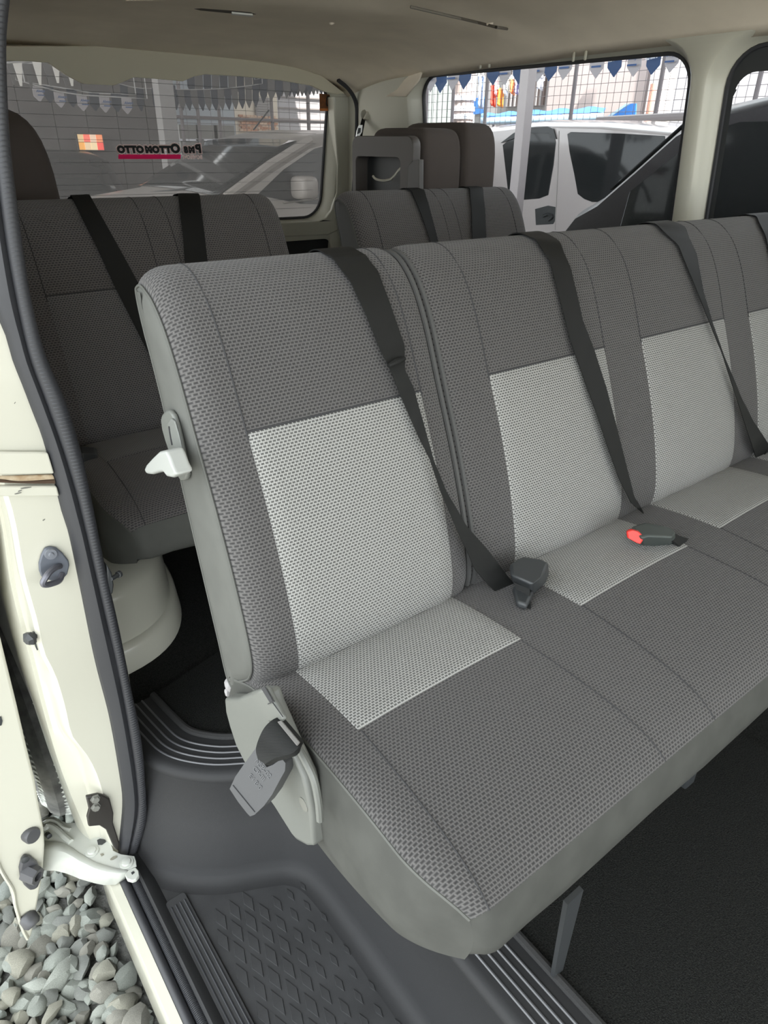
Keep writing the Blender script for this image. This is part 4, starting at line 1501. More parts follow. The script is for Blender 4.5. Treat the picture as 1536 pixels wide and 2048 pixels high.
# the stones that show: single parts; the yard beyond them: one mass
def seen_gap(px, py):
    if py > 1740 and px < 230 + (py - 1740) * 0.45:
        return True
    if 1500 < py <= 1740 and 40 < px < 185:
        return True
    return False
bulk = G()
for (x, y, px, py, vis) in cand:
    me = rs.choice(smesh[:27]) if rs.random() > 0.012 else smesh[27]
    sc_ = rs.choice([0.016, 0.020, 0.022, 0.024, 0.027, 0.032]) * rs.uniform(0.9, 1.1)
    if me is smesh[27]:
        sc_ = 0.012
    rot = Matrix.Rotation(rs.uniform(0, 6.3), 3, 'Z') @ Matrix.Rotation(rs.uniform(-.35, .35), 3, 'X') @ Matrix.Rotation(rs.uniform(-.3, .3), 3, 'Y')
    z = rs.uniform(-0.012, 0.006)
    if seen_gap(px, py) and vis and ns < 300 and x < 0.085:
        o = bpy.data.objects.new('stone', me)
        COL.objects.link(o)
        o.parent = ground
        o.location = (x, y, z)
        o.rotation_euler = rot.to_euler()
        o.scale = (sc_,) * 3
        ns += 1
    elif x < 0.085 or y > 1.3:
        vv = [V((x, y, z)) + rot @ (v.co * sc_) for v in me.vertices]
        bulk.add(vv, [tuple(p.vertices) for p in me.polygons])
for k in range(500):
    x, y = rs.uniform(-1.8, 0.05), rs.uniform(-0.2, 3.4)
    if -0.37 < x < 0.36 and 0.68 < y < 1.92:
        continue
    me = rs.choice(smesh[:27])
    sc_ = rs.uniform(0.014, 0.024)
    rot = Matrix.Rotation(rs.uniform(0, 6.3), 3, 'Z')
    bulk.add([V((x, y, -0.012)) + rot @ (v.co * sc_) for v in me.vertices], [tuple(p.vertices) for p in me.polygons])
gr = obj('gravel', bulk, STONES[0], ground, weld=False, angle=28)
gr['kind'] = 'stuff'

# ================================================================== SLIDING DOOR (slid back) AND ITS ARM
door = bpy.data.objects.new('door_1', None)
COL.objects.link(door)
door.location = (-0.02, 1.0, 0.3)
struct(door, 'white sliding door slid open, lower front corner')
fe = [(-70, 560), (-20, 900), (-6, 1180), (0, 1270), (12, 1320), (34, 1410), (53, 1492), (70, 1560), (79, 1612), (88, 1660), (90, 1690), (87, 1735), (82, 1773), (74, 1815), (67, 1855), (63, 1873), (57, 1881), (51, 1876), (44, 1860), (36, 1836), (31, 1815), (29, 1795), (25, 1781), (12, 1760), (0, 1738), (-20, 1690), (-45, 1600), (-80, 1400), (-110, 1100), (-130, 560)]
pts = [H(px, py, 'y', 1.0) for px, py in fe]
g = G().prism(pts, (0, 1.15, 0))
obj('door_shell', g, PAINT, door, bevel=0.008, seg=4)
# folded hem along the bottom tip
g = G().tube(cat([H(px, py, 'y', 0.998) for px, py in ((-30, 1660), (0, 1737), (25, 1780), (31, 1812), (45, 1858), (55, 1878))], 6), 0.003, 6)
obj('hem', g, PAINT, door)
g = G().prism([H(px, py, 'y', 0.9995) for px, py in ((-4, 1436), (2, 1432), (5, 1441), (3, 1450), (-4, 1452))], (0, -0.001, 0))
obj('drain_hole', g, BLACKPL, door, smooth=False)
DGR = mat('door_stop_rubber', (0.07, 0.07, 0.075), 0.4)
a = H(60, 1668, 'y', 1.0)
ds = V((0.35, -0.9, 0.15)).normalized()
g = G().lathe(a - ds * 0.004, ds, [(0, 0.0145), (0.012, 0.0145), (0.0155, 0.0125), (0.016, 0.0)], 18)
obj('rubber_stop', g, DGR, door)
a = H(54, 1832, 'y', 1.0)
ds = V((0.25, -0.8, -0.55)).normalized()
g = G().lathe(a - ds * 0.004, ds, [(0, 0.012), (0.006, 0.0155), (0.02, 0.0155), (0.026, 0.011), (0.0262, 0.005), (0.022, 0.004)], 14)
obj('rubber_stop', g, DGR, door)
g = G().prism([H(px, py, 'y', 1.001) for px, py in ((36, 1730), (40, 1714), (48, 1705), (60, 1708), (72, 1718), (80, 1735), (82, 1748), (75, 1765), (68, 1772), (57, 1774), (46, 1764), (38, 1748))], (0, -0.010, 0))
gd = obj('door_guide', g, DGR, door, bevel=0.004)
a = H(58, 1745, 'y', 0.992)
ds = V((0.55, -0.83, -0.1)).normalized()
g = G().lathe(a - ds * 0.006, ds, [(0, 0.017), (0.022, 0.016), (0.026, 0.0145), (0.0262, 0.009), (0.012, 0.008)], 8)
obj('socket', g, DGR, gd)
a = H(50, 1717, 'y', 0.991)
g = G().lathe(a, (0, -1, 0), [(0, 0.007), (0.004, 0.007), (0.006, 0.003)], 12)
obj('bolt', g, BLACKPL, gd)

arm = thing('swing_bracket', 'white pressed steel arm joining the open sliding door to the step', 'bracket', H(180, 1700, 'z', 0.45))
ARMW = mat('white_arm_paint', (0.53, 0.545, 0.50), 0.25, coat=0.5)
up = [(84, 1640), (96, 1634), (108, 1633), (115, 1636), (121, 1640), (135, 1646), (150, 1645), (167, 1653), (177, 1649), (194, 1641), (205, 1643), (210, 1652), (215, 1664), (220, 1682), (227, 1701), (242, 1708), (256, 1710), (269, 1712), (272, 1722), (273, 1732)]
bend = [(255, 1740), (230, 1736), (205, 1729), (187, 1723), (172, 1714), (158, 1706), (146, 1697), (129, 1687), (110, 1683), (84, 1681)]
pts = [H(px, py, 'z', 0.452) for px, py in up + bend]
g = G().prism(pts, (0, 0, -0.003))
ap = obj('top_plate', g, ARMW, arm, bevel=0.001)
lowr = [(250, 1757), (232, 1768), (208, 1769), (192, 1766), (177, 1762), (160, 1757), (146, 1751), (132, 1746), (110, 1741), (84, 1741)]
g = G()
top_ = [H(px, py, 'z', 0.452) for px, py in bend]
bot_ = [H(px, py, 'z', 0.425) for px, py in lowr]
midl = [a.lerp(b, 0.30) + V((0, -0.006, 0.006)) for a, b in zip(top_, bot_)]
g.loft([top_, midl, bot_], closed=False)
obj('lower_flange', g, ARMW, arm, solid=0.003)
# pressed rib
g = G().tube(cat([H(px, py, 'z', 0.453) for px, py in ((86, 1660), (100, 1652), (116, 1660), (128, 1672), (142, 1684))], 6), 0.0055, 8)
obj('pressed_rib', g, ARMW, arm)
g = G().tube(cat([H(px, py, 'z', 0.453) for px, py in ((86, 1647), (100, 1641), (114, 1645), (126, 1655), (140, 1660))], 6), 0.004, 8)
obj('pressed_rib', g, ARMW, arm)
for px, py in ((184, 1703), (253, 1726)):
    g = G().lathe(H(px, py, 'z', 0.4525), (0, 0, 1), [(0, 0.0125), (0.0018, 0.012), (0.002, 0.008), (0.005, 0.0075), (0.006, 0.003)], 16)
    obj('rivet', g, ARMW, arm)
for q in ([(194, 1680), (200, 1677), (210, 1679), (212, 1683), (204, 1689), (196, 1689)],):
    g = G().prism([H(px, py, 'z', 0.4535) for px, py in q], (0, 0, -0.001))
    obj('dark_hole', g, BLACKPL, ap, smooth=False)
for q in ([(220, 1718), (226, 1713), (233, 1711), (234, 1714), (226, 1719), (221, 1720)], [(200, 1708), (205, 1706), (208, 1709), (203, 1712)]):
    g = G().prism([H(px, py, 'z', 0.4535) for px, py in q], (0, 0, -0.001))
    obj('slot', g, mat('slot_brown', (0.25, 0.24, 0.19), 0.7), ap, smooth=False)
# rounded lug at the end
c = H(263, 1745, 'z', 0.445)
g = G()
ring = [H(px, py, 'z', 0.452) for px, py in ((250, 1750), (254, 1742), (262, 1737), (271, 1734), (277, 1741), (278, 1750), (272, 1758), (263, 1761), (254, 1758))]
g.prism(ring, (0, 0, -0.008))
lug = obj('end_lug', g, ARMW, arm, bevel=0.002)
g = G().prism([H(px, py, 'z', 0.453) for px, py in ((262, 1745), (267, 1742), (269, 1745), (264, 1749))], (0, 0, -0.001))
obj('lug_hole', g, BLACKPL, lug, smooth=False)
g = G().lathe(H(94, 1668, 'z', 0.452), (0.2, -1, 0.3), [(0, 0.005), (0.012, 0.005), (0.013, 0.003)], 8)
obj('spring_clip', g, BLACKPL, arm)

# rear wheel
TYRE = mat('dusty_tyre', (0.09, 0.09, 0.086), 0.75, col2=(0.20, 0.20, 0.185), vscale=24, bump=0.3, bscale=150)
def wheel(name, c, ax, R, w, parent=None, label=None, rimm=None, ribs=False, seg=40):
    root = thing(name, label, 'wheel', V(c)) if label else None
    par = root or parent
    ax = V(ax).normalized()
    g = G().lathe(V(c) - ax * w / 2, ax, [(0.0, R * 0.60), (0.004, R * 0.66), (-0.004, R * 0.80), (0.006, R * 0.93), (0.022, R * 0.985), (w * 0.3, R), (w * 0.7, R), (w - 0.022, R * 0.985), (w - 0.006, R * 0.93), (w + 0.004, R * 0.80), (w - 0.004, R * 0.66), (w, R * 0.60)], seg)
    ty = obj('tyre', g, TYRE, par)
    g = G().lathe(V(c) - ax * w / 2, ax, [(0.012, 0.0), (0.012, R * 0.2), (0.03, R * 0.3), (0.02, R * 0.52), (0.0, R * 0.62), (w, R * 0.62), (w, R * 0.4)], 24)
    obj('rim', g, rimm or STEEL, par)
    if ribs:
        g = G()
        a = V((0, 1, 0)) if abs(ax.x) > 0.5 else V((1, 0, 0))
        b = V((0, 0, 1))
        for k in range(110):
            t = 2 * math.pi * k / 110
            for sd in (-1, 1):
                pts = []
                for s_ in range(5):
                    f = s_ / 4
                    tt = t + 0.10 * f * sd
                    rad = R * (1.0 - 0.16 * f ** 1.6)
                    off = sd * (w * (0.22 + 0.30 * f))
                    pts.append(V(c) + ax * off + (a * math.cos(tt) + b * math.sin(tt)) * (rad + 0.001))
                g.tube(pts, [0.0042, 0.005, 0.005, 0.0045, 0.003], 4)
        o = obj('tread_block', g, mat('dusty_tread', (0.60, 0.62, 0.57), 0.7, var=0.4, vscale=60), ty)
        o['kind'] = 'stuff'
    return root


wheel('wheel', (0.150, 1.66, 0.335), (1, 0, 0), 0.345, 0.20, None, 'dusty rear tyre in the gap between the pillar and the open door', ribs=True)

# ================================================================== PARKED VEHICLES
CGLASS = mat('dark_car_glass', (0.015, 0.017, 0.018), 0.06, spec=0.3)
LAMP = mat('lamp_lens', (0.7, 0.7, 0.68), 0.08, spec=0.6)


def car(name, label, origin, heading, length, halfw, prof, k, paint, windows, windshield, wheels, extra=None, group=None):
    """prof: closed side outline (s back from the nose, z); windows: side polygons (s, z)"""
    fwd = V((math.cos(heading), math.sin(heading), 0))
    side = V((-math.sin(heading), math.cos(heading), 0))
    O = V(origin)
    root = thing(name, label, 'car', O + fwd * (-length / 2), group)

    def W_(z):
        return halfw * (1 - k * max(0, z - 0.55))

    def Pt(s, z, w):
        return O - fwd * s + side * (w * W_(z)) + V((0, 0, z))
    n = len(prof)
    P2 = [V((s, z, 0)) for s, z in prof]
    area = sum(P2[i].x * P2[(i + 1) % n].y - P2[(i + 1) % n].x * P2[i].y for i in range(n))
    sg = 1 if area > 0 else -1
    nr = []
    for i in range(n):
        t = (P2[(i + 1) % n] - P2[i - 1]).normalized()
        nr.append(V((t.y * sg, -t.x * sg, 0)))
    g = G()
    rings = []
    for w in (-1, -0.985, -0.95, -0.88, -0.7, -0.35, 0, 0.35, 0.7, 0.88, 0.95, 0.985, 1):
        e = abs(w)
        ins = 0.05 * max(0, (e - 0.7) / 0.3) ** 3 - 0.02 * (1 - e * e)
        rings.append([Pt(P2[i].x - nr[i].x * ins, P2[i].y - nr[i].y * (ins if P2[i].y > 0.5 else 0), w) for i in range(n)])
    g.loft(rings, True, True)
    obj('body', g, paint, root, angle=35)
    for wi, (poly, nm) in enumerate(windows):
        for sd in (-1, 1):
            q = [Pt(s, z, sd) + side * sd * 0.004 for s, z in poly]
            gg = G().prism(q, side * sd * -0.012)
            obj(nm, gg, CGLASS, root, smooth=False, bevel=0.002)
    (s0, z0), (s1, z1) = windshield
    gg = G()
    def ws(a, b):
        w = (a - 0.5) * 2 * 0.88
        s, z = s0 + (s1 - s0) * b, z0 + (z1 - z0) * b
        t = V((s1 - s0, z1 - z0, 0)).normalized()
        out = 0.006 + 0.02 * (1 - w * w)
        return Pt(s - t.y * out * 1.0, z + t.x * out, w)
    gg.grid(ws, 12, 6)
    obj('windshield', gg, CGLASS, root, solid=0.006)
    for s in wheels:
        for sd in (-1, 1):
            gg = G().lathe(Pt(s, 0.33, sd * 0.98) - side * sd * 0.2, side * sd, [(0, 0.2), (0.0, 0.30), (0.02, 0.33), (0.18, 0.33), (0.20, 0.30), (0.195, 0.22), (0.17, 0.2), (0.19, 0.05)], 24)
            obj('wheel', gg, RUBBER, root)
    if extra:
        extra(root, Pt, side, fwd)
    return root


WHITEC = mat('white_car_paint', (0.44, 0.40, 0.395), 0.25, coat=0.6)
SILVERC = mat('silver_white_car_paint', (0.42, 0.39, 0.365), 0.35, coat=0.2)
BLACKC = mat('black_car_paint', (0.022, 0.020, 0.023), 0.35, coat=0.15, spec=0.3)


def arc(s, r=0.37, z=0.33, n=8):
    return [(s + r * math.cos(math.pi * (1 - i / n)), z + r * math.sin(math.pi * (1 - i / n)) * 1.0) for i in range(n + 1)]


# white people carrier beyond: side plane x = 4.6, nose towards +y
ny = 6.35
def S_(px, py, xx=4.6):
    p = H(px, py, 'x', xx)
    return (ny - p.y, p.z)
kk = 0.045
prof = [(0.0, 0.35), (0.0, 0.75), (0.06, 0.95), (0.30, 1.10), (0.62, 1.24), (1.0, 1.52), (1.32, 1.70), (1.75, 1.785), (2.3, 1.815), (2.9, 1.80), (3.5, 1.755), (3.95, 1.70), (4.15, 1.55), (4.25, 1.2), (4.3, 0.9), (4.3, 0.4)] + [(s, z) for s, z in arc(3.5)[::-1]] + [(s, z) for s, z in arc(0.85)[::-1]]
wins = [
    ([S_(1006, 290), S_(1030, 270), S_(1060, 258), S_(1098, 256), S_(1107, 262), S_(1112, 285), S_(1108, 330), S_(1098, 390), S_(1080, 397), S_(1020, 402)], 'front_window'),
    ([S_(1135, 268), S_(1142, 264), S_(1240, 267), S_(1330, 272), S_(1332, 300), S_(1300, 400), S_(1250, 404), S_(1186, 404), S_(1170, 398), S_(1157, 388), S_(1150, 350), S_(1140, 305)], 'rear_window'),
    ([S_(846, 262), S_(900, 258), S_(965, 258), S_(976, 263), S_(960, 274), S_(940, 288), S_(870, 300), S_(846, 300)], 'quarter_window'),
]


def white_extra(root, Pt, side, fwd):
    sd = 1 if Pt(1, 1, 1).x < Pt(1, 1, -1).x else -1
    q = [S_(1072, 418), S_(1098, 411), S_(1113, 414), S_(1113, 440), S_(1108, 448), S_(1074, 450)]
    g = G().prism([Pt(s, z, sd) + side * sd * 0.003 for s, z in q], side * sd * -0.01)
    obj('handle_recess', g, BLACKPL, root, smooth=False)
    a = [Pt(*S_(px, py), sd) + side * sd * 0.012 for px, py in ((1090, 432), (1100, 428), (1108, 433), (1100, 440))]
    g = G().tube(cat(a, 4), 0.012, 6)
    obj('door_handle', g, BLACKPL, root)
    q = [S_(1004, 286), S_(1030, 266), S_(1060, 255), S_(1098, 253), S_(1109, 258), S_(1115, 278), S_(1104, 277), S_(1100, 266), S_(1060, 266), S_(1030, 277)]
    g = G().prism([Pt(s, z, sd) + side * sd * 0.016 for s, z in q], side * sd * -0.012)
    obj('rain_visor', g, BLACKPL, root, smooth=False)
    for (s, z) in ((S_(1122, 300)), (S_(1122, 420))):
        pass
    g = G().tube([Pt(*S_(1118, 262), sd) + side * sd * 0.001, Pt(*S_(1117, 330), sd) + side * sd * 0.001, Pt(*S_(1112, 460), sd) + side * sd * 0.001], 0.004, 4)
    obj('door_gap', g, mat('gap_grey', (0.35, 0.33, 0.32), 0.8), root)
    for w in (-0.75, 0.75):
        g = G().puff(Pt(0.10, 0.88, w), (0.3, 0.24, 0.14), None, 0.6, 12, 8)
        obj('headlight', g, LAMP, root)


car('parked_van', 'white people carrier parked behind the white post, past the dark van', (5.45, ny, 0), math.pi / 2, 4.3, 0.87, prof, 0.02, WHITEC, wins, ((0.62, 1.24), (1.28, 1.68)), (0.85, 3.5), white_extra)

# dark van close by: near side plane x = 2.7, nose towards +y
ny2 = 2.255
def S2_(px, py, xx=2.7):
    p = H(px, py, 'x', xx)
    return (ny2 - p.y, p.z)
prof = [(0.02, 0.35), (0.0, 0.8), (0.03, 1.10), (0.05, 1.28), (0.13, 1.385), (0.24, 1.445), (0.40, 1.58), (0.55, 1.71), (0.68, 1.775), (0.93, 1.815), (1.6, 1.83), (3.6, 1.83), (4.4, 1.79), (4.62, 1.6), (4.7, 1.1), (4.7, 0.4)] + arc(3.5)[::-1] + arc(0.75)[::-1]
wins = [
    ([(0.42, 1.47), (0.56, 1.58), (0.69, 1.68), (0.82, 1.715), (1.22, 1.715), (1.22, 1.17), (0.62, 1.17), (0.40, 1.30)], 'front_window'),
    ([(1.34, 1.715), (2.5, 1.72), (2.5, 1.17), (1.34, 1.17)], 'middle_window'),
    ([(2.6, 1.72), (4.3, 1.70), (4.45, 1.17), (2.6, 1.17)], 'rear_window'),
]


def dark_extra(root, Pt, side, fwd):
    sd = 1 if Pt(1, 1, 1).x < Pt(1, 1, -1).x else -1
    q = [S2_(1349, 256), S2_(1352, 262), S2_(1240, 378), S2_(1206, 418), S2_(1186, 412), S2_(1245, 362)]
    p = H(1452, 212, 'x', 3.0)
    p2 = H(1471, 178, 'x', 3.0)
    g = G().tube([p - V((0, 0, 0.06)), p, p2], [0.012, 0.008, 0.006], 6)
    obj('roof_aerial', g, BLACKPL, root)
    g = G().puff(Pt(0.10, 1.0, 0.75 * sd), (0.3, 0.2, 0.2), None, 0.6, 12, 8)
    obj('headlight', g, LAMP, root)
    g = G().puff(Pt(0.10, 1.0, -0.75 * sd), (0.3, 0.2, 0.2), None, 0.6, 12, 8)
    obj('headlight', g, LAMP, root)
    g = G().tube([Pt(0.12, 1.30, sd * 0.9), Pt(0.15, 1.35, sd * 0.2), Pt(0.15, 1.35, -sd * 0.9)], 0.006, 6)
    obj('bonnet_gap', g, BLACKPL, root)


car('parked_van', 'black van with a short nose parked close beside the far windows', (3.5, ny2, 0), math.pi / 2, 4.7, 0.82, prof, 0.03, BLACKC, wins, ((0.26, 1.46), (0.58, 1.735)), (0.75, 3.5), dark_extra)

# silver car behind: near side plane y = 4.6, nose towards -x
nx3 = 0.95
prof = [(0.0, 0.35), (0.0, 0.8), (0.06, 1.02), (0.35, 1.16), (0.8, 1.24), (1.25, 1.30), (1.62, 1.50), (1.92, 1.645), (2.2, 1.705), (2.5, 1.71), (2.85, 1.68), (3.2, 1.60), (3.42, 1.3), (3.55, 1.0), (3.55, 0.4)] + arc(2.75)[::-1] + arc(0.95)[::-1]
wins = [
    ([(1.50, 1.315), (1.72, 1.47), (1.98, 1.60), (2.15, 1.635), (2.45, 1.64), (2.48, 1.22), (1.85, 1.25)], 'front_window'),
    ([(2.55, 1.64), (2.85, 1.62), (2.90, 1.25), (2.56, 1.22)], 'rear_window'),
    ([(2.92, 1.61), (3.14, 1.55), (3.24, 1.30), (2.96, 1.26)], 'quarter_window'),
]


def silver_extra(root, Pt, side, fwd):
    sd = 1 if Pt(1, 1, 1).y < Pt(1, 1, -1).y else -1
    for s_, nm in ((sd, 'door_mirror'), (-sd, 'door_mirror')):
        c = Pt(1.82, 1.36, s_) + side * s_ * 0.10
        g = G().puff(c, (0.14, 0.20, 0.15), None, 0.45, 14, 9)
        mr = obj(nm, g, SILVERC, root)
        g = G().tube([Pt(1.82, 1.30, s_ * 0.99), c], 0.02, 6)
        obj('mirror_arm', g, BLACKPL, mr)
    a, b = Pt(1.27, 1.31, sd), Pt(1.95, 1.655, sd)
    g = G().tube([a, a.lerp(b, 0.5) + V((0, 0, 0.015)), b], 0.03, 8)
    obj('front_pillar', g, SILVERC, root)
    g = G().tube([Pt(1.36, 1.36, 0.55), Pt(1.05, 1.28, -0.2)], 0.008, 5)
    obj('wiper', g, BLACKPL, root)
    g = G().tube([Pt(1.95, 1.72, 0.0), Pt(2.12, 1.86, -0.05)], 0.006, 5)
    obj('roof_aerial', g, BLACKPL, root)
    g = G().puff(Pt(2.2, 1.10, sd), (0.16, 0.05, 0.03), None, 0.6, 10, 6)
    obj('door_handle', g, SILVERC, root)
    g = G().tube([Pt(1.70, 1.26, sd) + side * sd * 0.004, Pt(2.3, 1.30, sd) + side * sd * 0.004, Pt(2.75, 1.42, sd) + side * sd * 0.006], 0.006, 5)
    obj('window_strip', g, mat('bright_strip', (0.5, 0.48, 0.44), 0.3, metal=0.6), root)
    for w in (-0.75, 0.75):
        g = G().puff(Pt(0.12, 0.95, w), (0.3, 0.26, 0.16), None, 0.6, 12, 8)
        obj('headlight', g, LAMP, root)


car('parked_car', 'silver white car with dark windscreen parked behind the rear window', (nx3, 5.42, 0), math.pi, 3.55, 0.84, prof, 0.02, SILVERC, wins, ((1.25, 1.30), (1.90, 1.635)), (0.95, 2.75), silver_extra)
# dark car farther left, only its lights glint
prof = [(0.0, 0.35), (0.0, 0.75), (0.08, 0.98), (0.4, 1.08), (1.05, 1.16), (1.5, 1.36), (1.9, 1.48), (2.6, 1.52), (3.4, 1.46), (4.1, 1.2), (4.4, 1.05), (4.45, 0.4)] + arc(3.5)[::-1] + arc(0.85)[::-1]
wins = [([(1.45, 1.2), (1.75, 1.38), (2.0, 1.44), (2.45, 1.45), (2.45, 1.14), (1.6, 1.14)], 'front_window'), ([(2.53, 1.45), (3.2, 1.40), (3.6, 1.2), (2.53, 1.14)], 'rear_window')]


def dk_extra(root, Pt, side, fwd):
    for w in (-0.75, 0.75):
        g = G().puff(Pt(0.10, 0.90, w), (0.3, 0.26, 0.16), None, 0.6, 12, 8)
        obj('headlight', g, LAMP, root)


car('parked_car', 'dark car in the shade at the left of the rear window', (1.75, 7.1, 0), -math.pi / 2 - 0.15, 4.45, 0.84, prof, 0.02, BLACKC, wins, ((1.05, 1.16), (1.72, 1.43)), (0.85, 3.5), dk_extra)

# ================================================================== CANOPY, POSTS, FENCES
g = G()
g.box((2.725, 2.9, 4.6), (7.95, 19.8, 0.05))
canopy = struct(obj('roof', g, mat('dark_roof_sheet', (0.10, 0.10, 0.10), 0.8), smooth=False), 'dark sheet roof over the yard')
CREAMP = mat('pinkish_white_post', (0.36, 0.325, 0.33), 0.5)
def post(label, x, y, w, h, m=CREAMP, z0=0):
    t = thing('canopy_post', label, 'post', (x, y, 0))
    g = G().box((x, y, (z0 + h) / 2), (w, w, h - z0))
    obj('shaft', g, m, t, bevel=0.004)
    g = G().box((x, y, 0.008), (w * 2.2, w * 2.2, 0.016))
    obj('base_plate', g, m, t)
    g = G().box((x, y, h - 0.02), (w * 1.8, w * 1.8, 0.05))
    obj('cap', g, m, t)
    return t


p = H(1047, 250, 'x', 4.05)
post('pale square post standing in front of the white people carrier', p.x, p.y, 0.078, 4.57)
p = H(336, 260, 'y', 6.9)
post('grey square post behind the lettering on the rear window', p.x, p.y, 0.14, 4.57, mat('grey_post_paint', (0.30, 0.29, 0.29), 0.6))

FENCE = mat('fence_steel', (0.20, 0.18, 0.19), 0.5)
def fence(label, fp, posts, u0, u1, z0, z1, du, dz, rails=()):
    t = thing('mesh_fence', label, 'fence', fp((u0 + u1) / 2, 0))
    for u in posts:
        g = G().tube([fp(u, 0), fp(u, z1 + 0.5)], 0.022, 8)
        obj('post', g, FENCE, t)
    for z in rails:
        g = G().tube([fp(u0, z), fp(u1, z)], 0.018, 6)
        obj('rail', g, FENCE, t)
    g = G()
    n = int((u1 - u0) / du)
    for k in range(n + 1):
        u = u0 + du * k
        g.tube([fp(u, z0), fp(u, z1)], 0.003, 3, cap=False)
    for k in range(int((z1 - z0) / dz) + 1):
        z = z0 + dz * k
        g.tube([fp(u0, z), fp(u1, z)], 0.003, 3, cap=False)
    o = obj('wire', g, FENCE, t)
    o['kind'] = 'stuff'
    return t


XF = 6.9
fpx = [853, 905, 971, 1143, 1312, 1505]
fence('welded wire mesh fence behind the white people carrier', lambda u, z: V((XF, u, z)), [H(px, 220, 'x', XF).y for px in fpx], 1.2, 10.2, 1.0, 2.75, 0.088, 0.088, ())
ra, rb2 = H(1195, 241, 'x', 6.6), H(1400, 231, 'x', 6.6)
g = G().tube([ra, rb2], 0.035, 8)
for f in (0.02, 0.5, 0.98):
    q = ra.lerp(rb2, f)
    g.tube([(q.x, q.y, 0), q], 0.025, 6)
tag(obj('handrail', g, mat('grey_rail_paint', (0.32, 0.29, 0.29), 0.5)), 'grey horizontal rail beyond the white people carrier roof', 'rail')
YF = 9.0
fence('tall bar fence seen through the rear window', lambda u, z: V((u, YF, z)), [H(px, 250, 'y', YF).x for px in (365, 398, 440, 545, 617)], 3.6, 7.4, 1.2, 2.6, 0.16, 0.32, (1.9, 1.55))

# ================================================================== PENNANTS
NAVY = mat('navy_pennant', (0.018, 0.055, 0.15), 0.6)
PALEF = mat('grey_white_pennant', (0.38, 0.36, 0.38), 0.6)
BLUEP = mat('blue_print', (0.03, 0.08, 0.22), 0.6)
WHITEP = mat('white_print', (0.75, 0.78, 0.85), 0.6)
TRIW = mat('white_triangle_cloth', (0.75, 0.73, 0.7), 0.7)


def pennant(c, ux, w, h, m, label, grp, tri=False, text=None):
    """c = middle of the top edge, ux = direction along the string"""
    c, ux = V(c), V(ux).normalized()
    nrm = V((-ux.y, ux.x, 0))
    if nrm.dot(CAM - c) < 0:
        nrm = -nrm
    dz = V((0, 0, -1))
    t = thing('pennant', label, 'pennant', c, grp)
    if tri:
        pl = [c - ux * w / 2, c + ux * w / 2, c + ux * 0.005 + dz * h, c - ux * 0.005 + dz * h]
    else:
        pl = [c - ux * w / 2, c + ux * w / 2, c + ux * w / 2 + dz * h * 0.66, c + ux * 0.004 + dz * h, c - ux * 0.004 + dz * h, c - ux * w / 2 + dz * h * 0.66]
    sway = nrm * 0.02
    pl = [p + sway * math.sin((p.z - c.z) * 8 + c.x * 3 + c.y * 5) for p in pl]
    g = G().prism(pl, -nrm * 0.0025)
    obj('cloth', g, m, t, smooth=False)
    # right-hand direction as seen from the van
    rx = ux if ux.dot(_r2) > 0 else -ux
    if text:
        if m is PALEF:
            b0 = c + dz * h * 0.56 + nrm * 0.022
            g = G().prism([b0 - rx * w * 0.34, b0 + rx * w * 0.34, b0 + rx * w * 0.34 + dz * h * 0.07, b0 - rx * w * 0.34 + dz * h * 0.07], nrm * 0.001)
            obj('printed_bar', g, BLUEP, t, smooth=False)
        zz_ = 0.40 if m is PALEF else 0.45
        M = Matrix.Translation(c + dz * h * zz_ + nrm * 0.024) @ Matrix((rx, V((0, 0, 1)), nrm)).transposed().to_4x4() @ Matrix.Rotation(0.12 if m is not PALEF else 0.05, 4, 'Z')
        text_obj(text, w * (0.30 if m is PALEF else 0.20), BLUEP if m is PALEF else WHITEP, t, M, 0.0005, 'CENTER', 0.3, 0.0006, 'lettering')
    return t


ORD = 'first second third fourth fifth sixth seventh eighth ninth tenth eleventh twelfth thirteenth fourteenth fifteenth sixteenth seventeenth eighteenth nineteenth twentieth'.split()


def row(items, ax, plane, hfac, ux, tri=False, text=None):
    """items: (px, tip py, half width px, material, label stem, group); hung on one string from the roof"""
    count, tops = {}, []
    for px, tip, hw, m, stem, grp in items:
        T = H(px, tip, ax, plane)
        w = (H(px + hw, tip, ax, plane) - H(px - hw, tip, ax, plane)).length * 0.98
        k = count.get(stem, 0)
        count[stem] = k + 1
        h = w * hfac
        top = T + V((0, 0, h))
        pennant(top, ux, w, h, m, stem % ORD[k], grp, tri, None if text is None else text[0] if m is PALEF else text[1])
        tops.append(top)
    e0, e1 = tops[0] * 2 - tops[1], tops[-1] * 2 - tops[-2]
    pts = [V((e0.x, e0.y, 4.59)), e0] + tops + [e1, V((e1.x, e1.y, 4.59))]
    g = G().tube(pts, 0.004, 5)
    return obj('pennant_string', g, STRINGM)


STRINGM = mat('pale_string', (0.4, 0.4, 0.4), 0.8)
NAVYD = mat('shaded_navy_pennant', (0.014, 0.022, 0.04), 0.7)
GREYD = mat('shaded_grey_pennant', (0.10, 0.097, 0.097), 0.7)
lst = [(858, 'w', 184), (878, 'b', 186), (904, 'w', 181), (929, 'b', 179), (986, 'b', 171), (1008, 'w', 170), (1034, 'b', 168), (1072, 'w', 164), (1097, 'b', 162), (1128, 'w', 160), (1192, 'w', 157), (1226, 'b', 154), (1263, 'w', 153), (1300, 'b', 149), (1338, 'w', 145)]
o = row([(px, tip, 14 if px > 1100 else 12, NAVY if kd == 'b' else PALEF, ('navy' if kd == 'b' else 'pale grey') + ' pentagon pennant, %s of its colour from the left in the clear side window', 'pennants across the clear side window') for px, kd, tip in lst], 'x', 5.8, 1.45, (0, 1, 0), False, ('Always', 'You love it'))
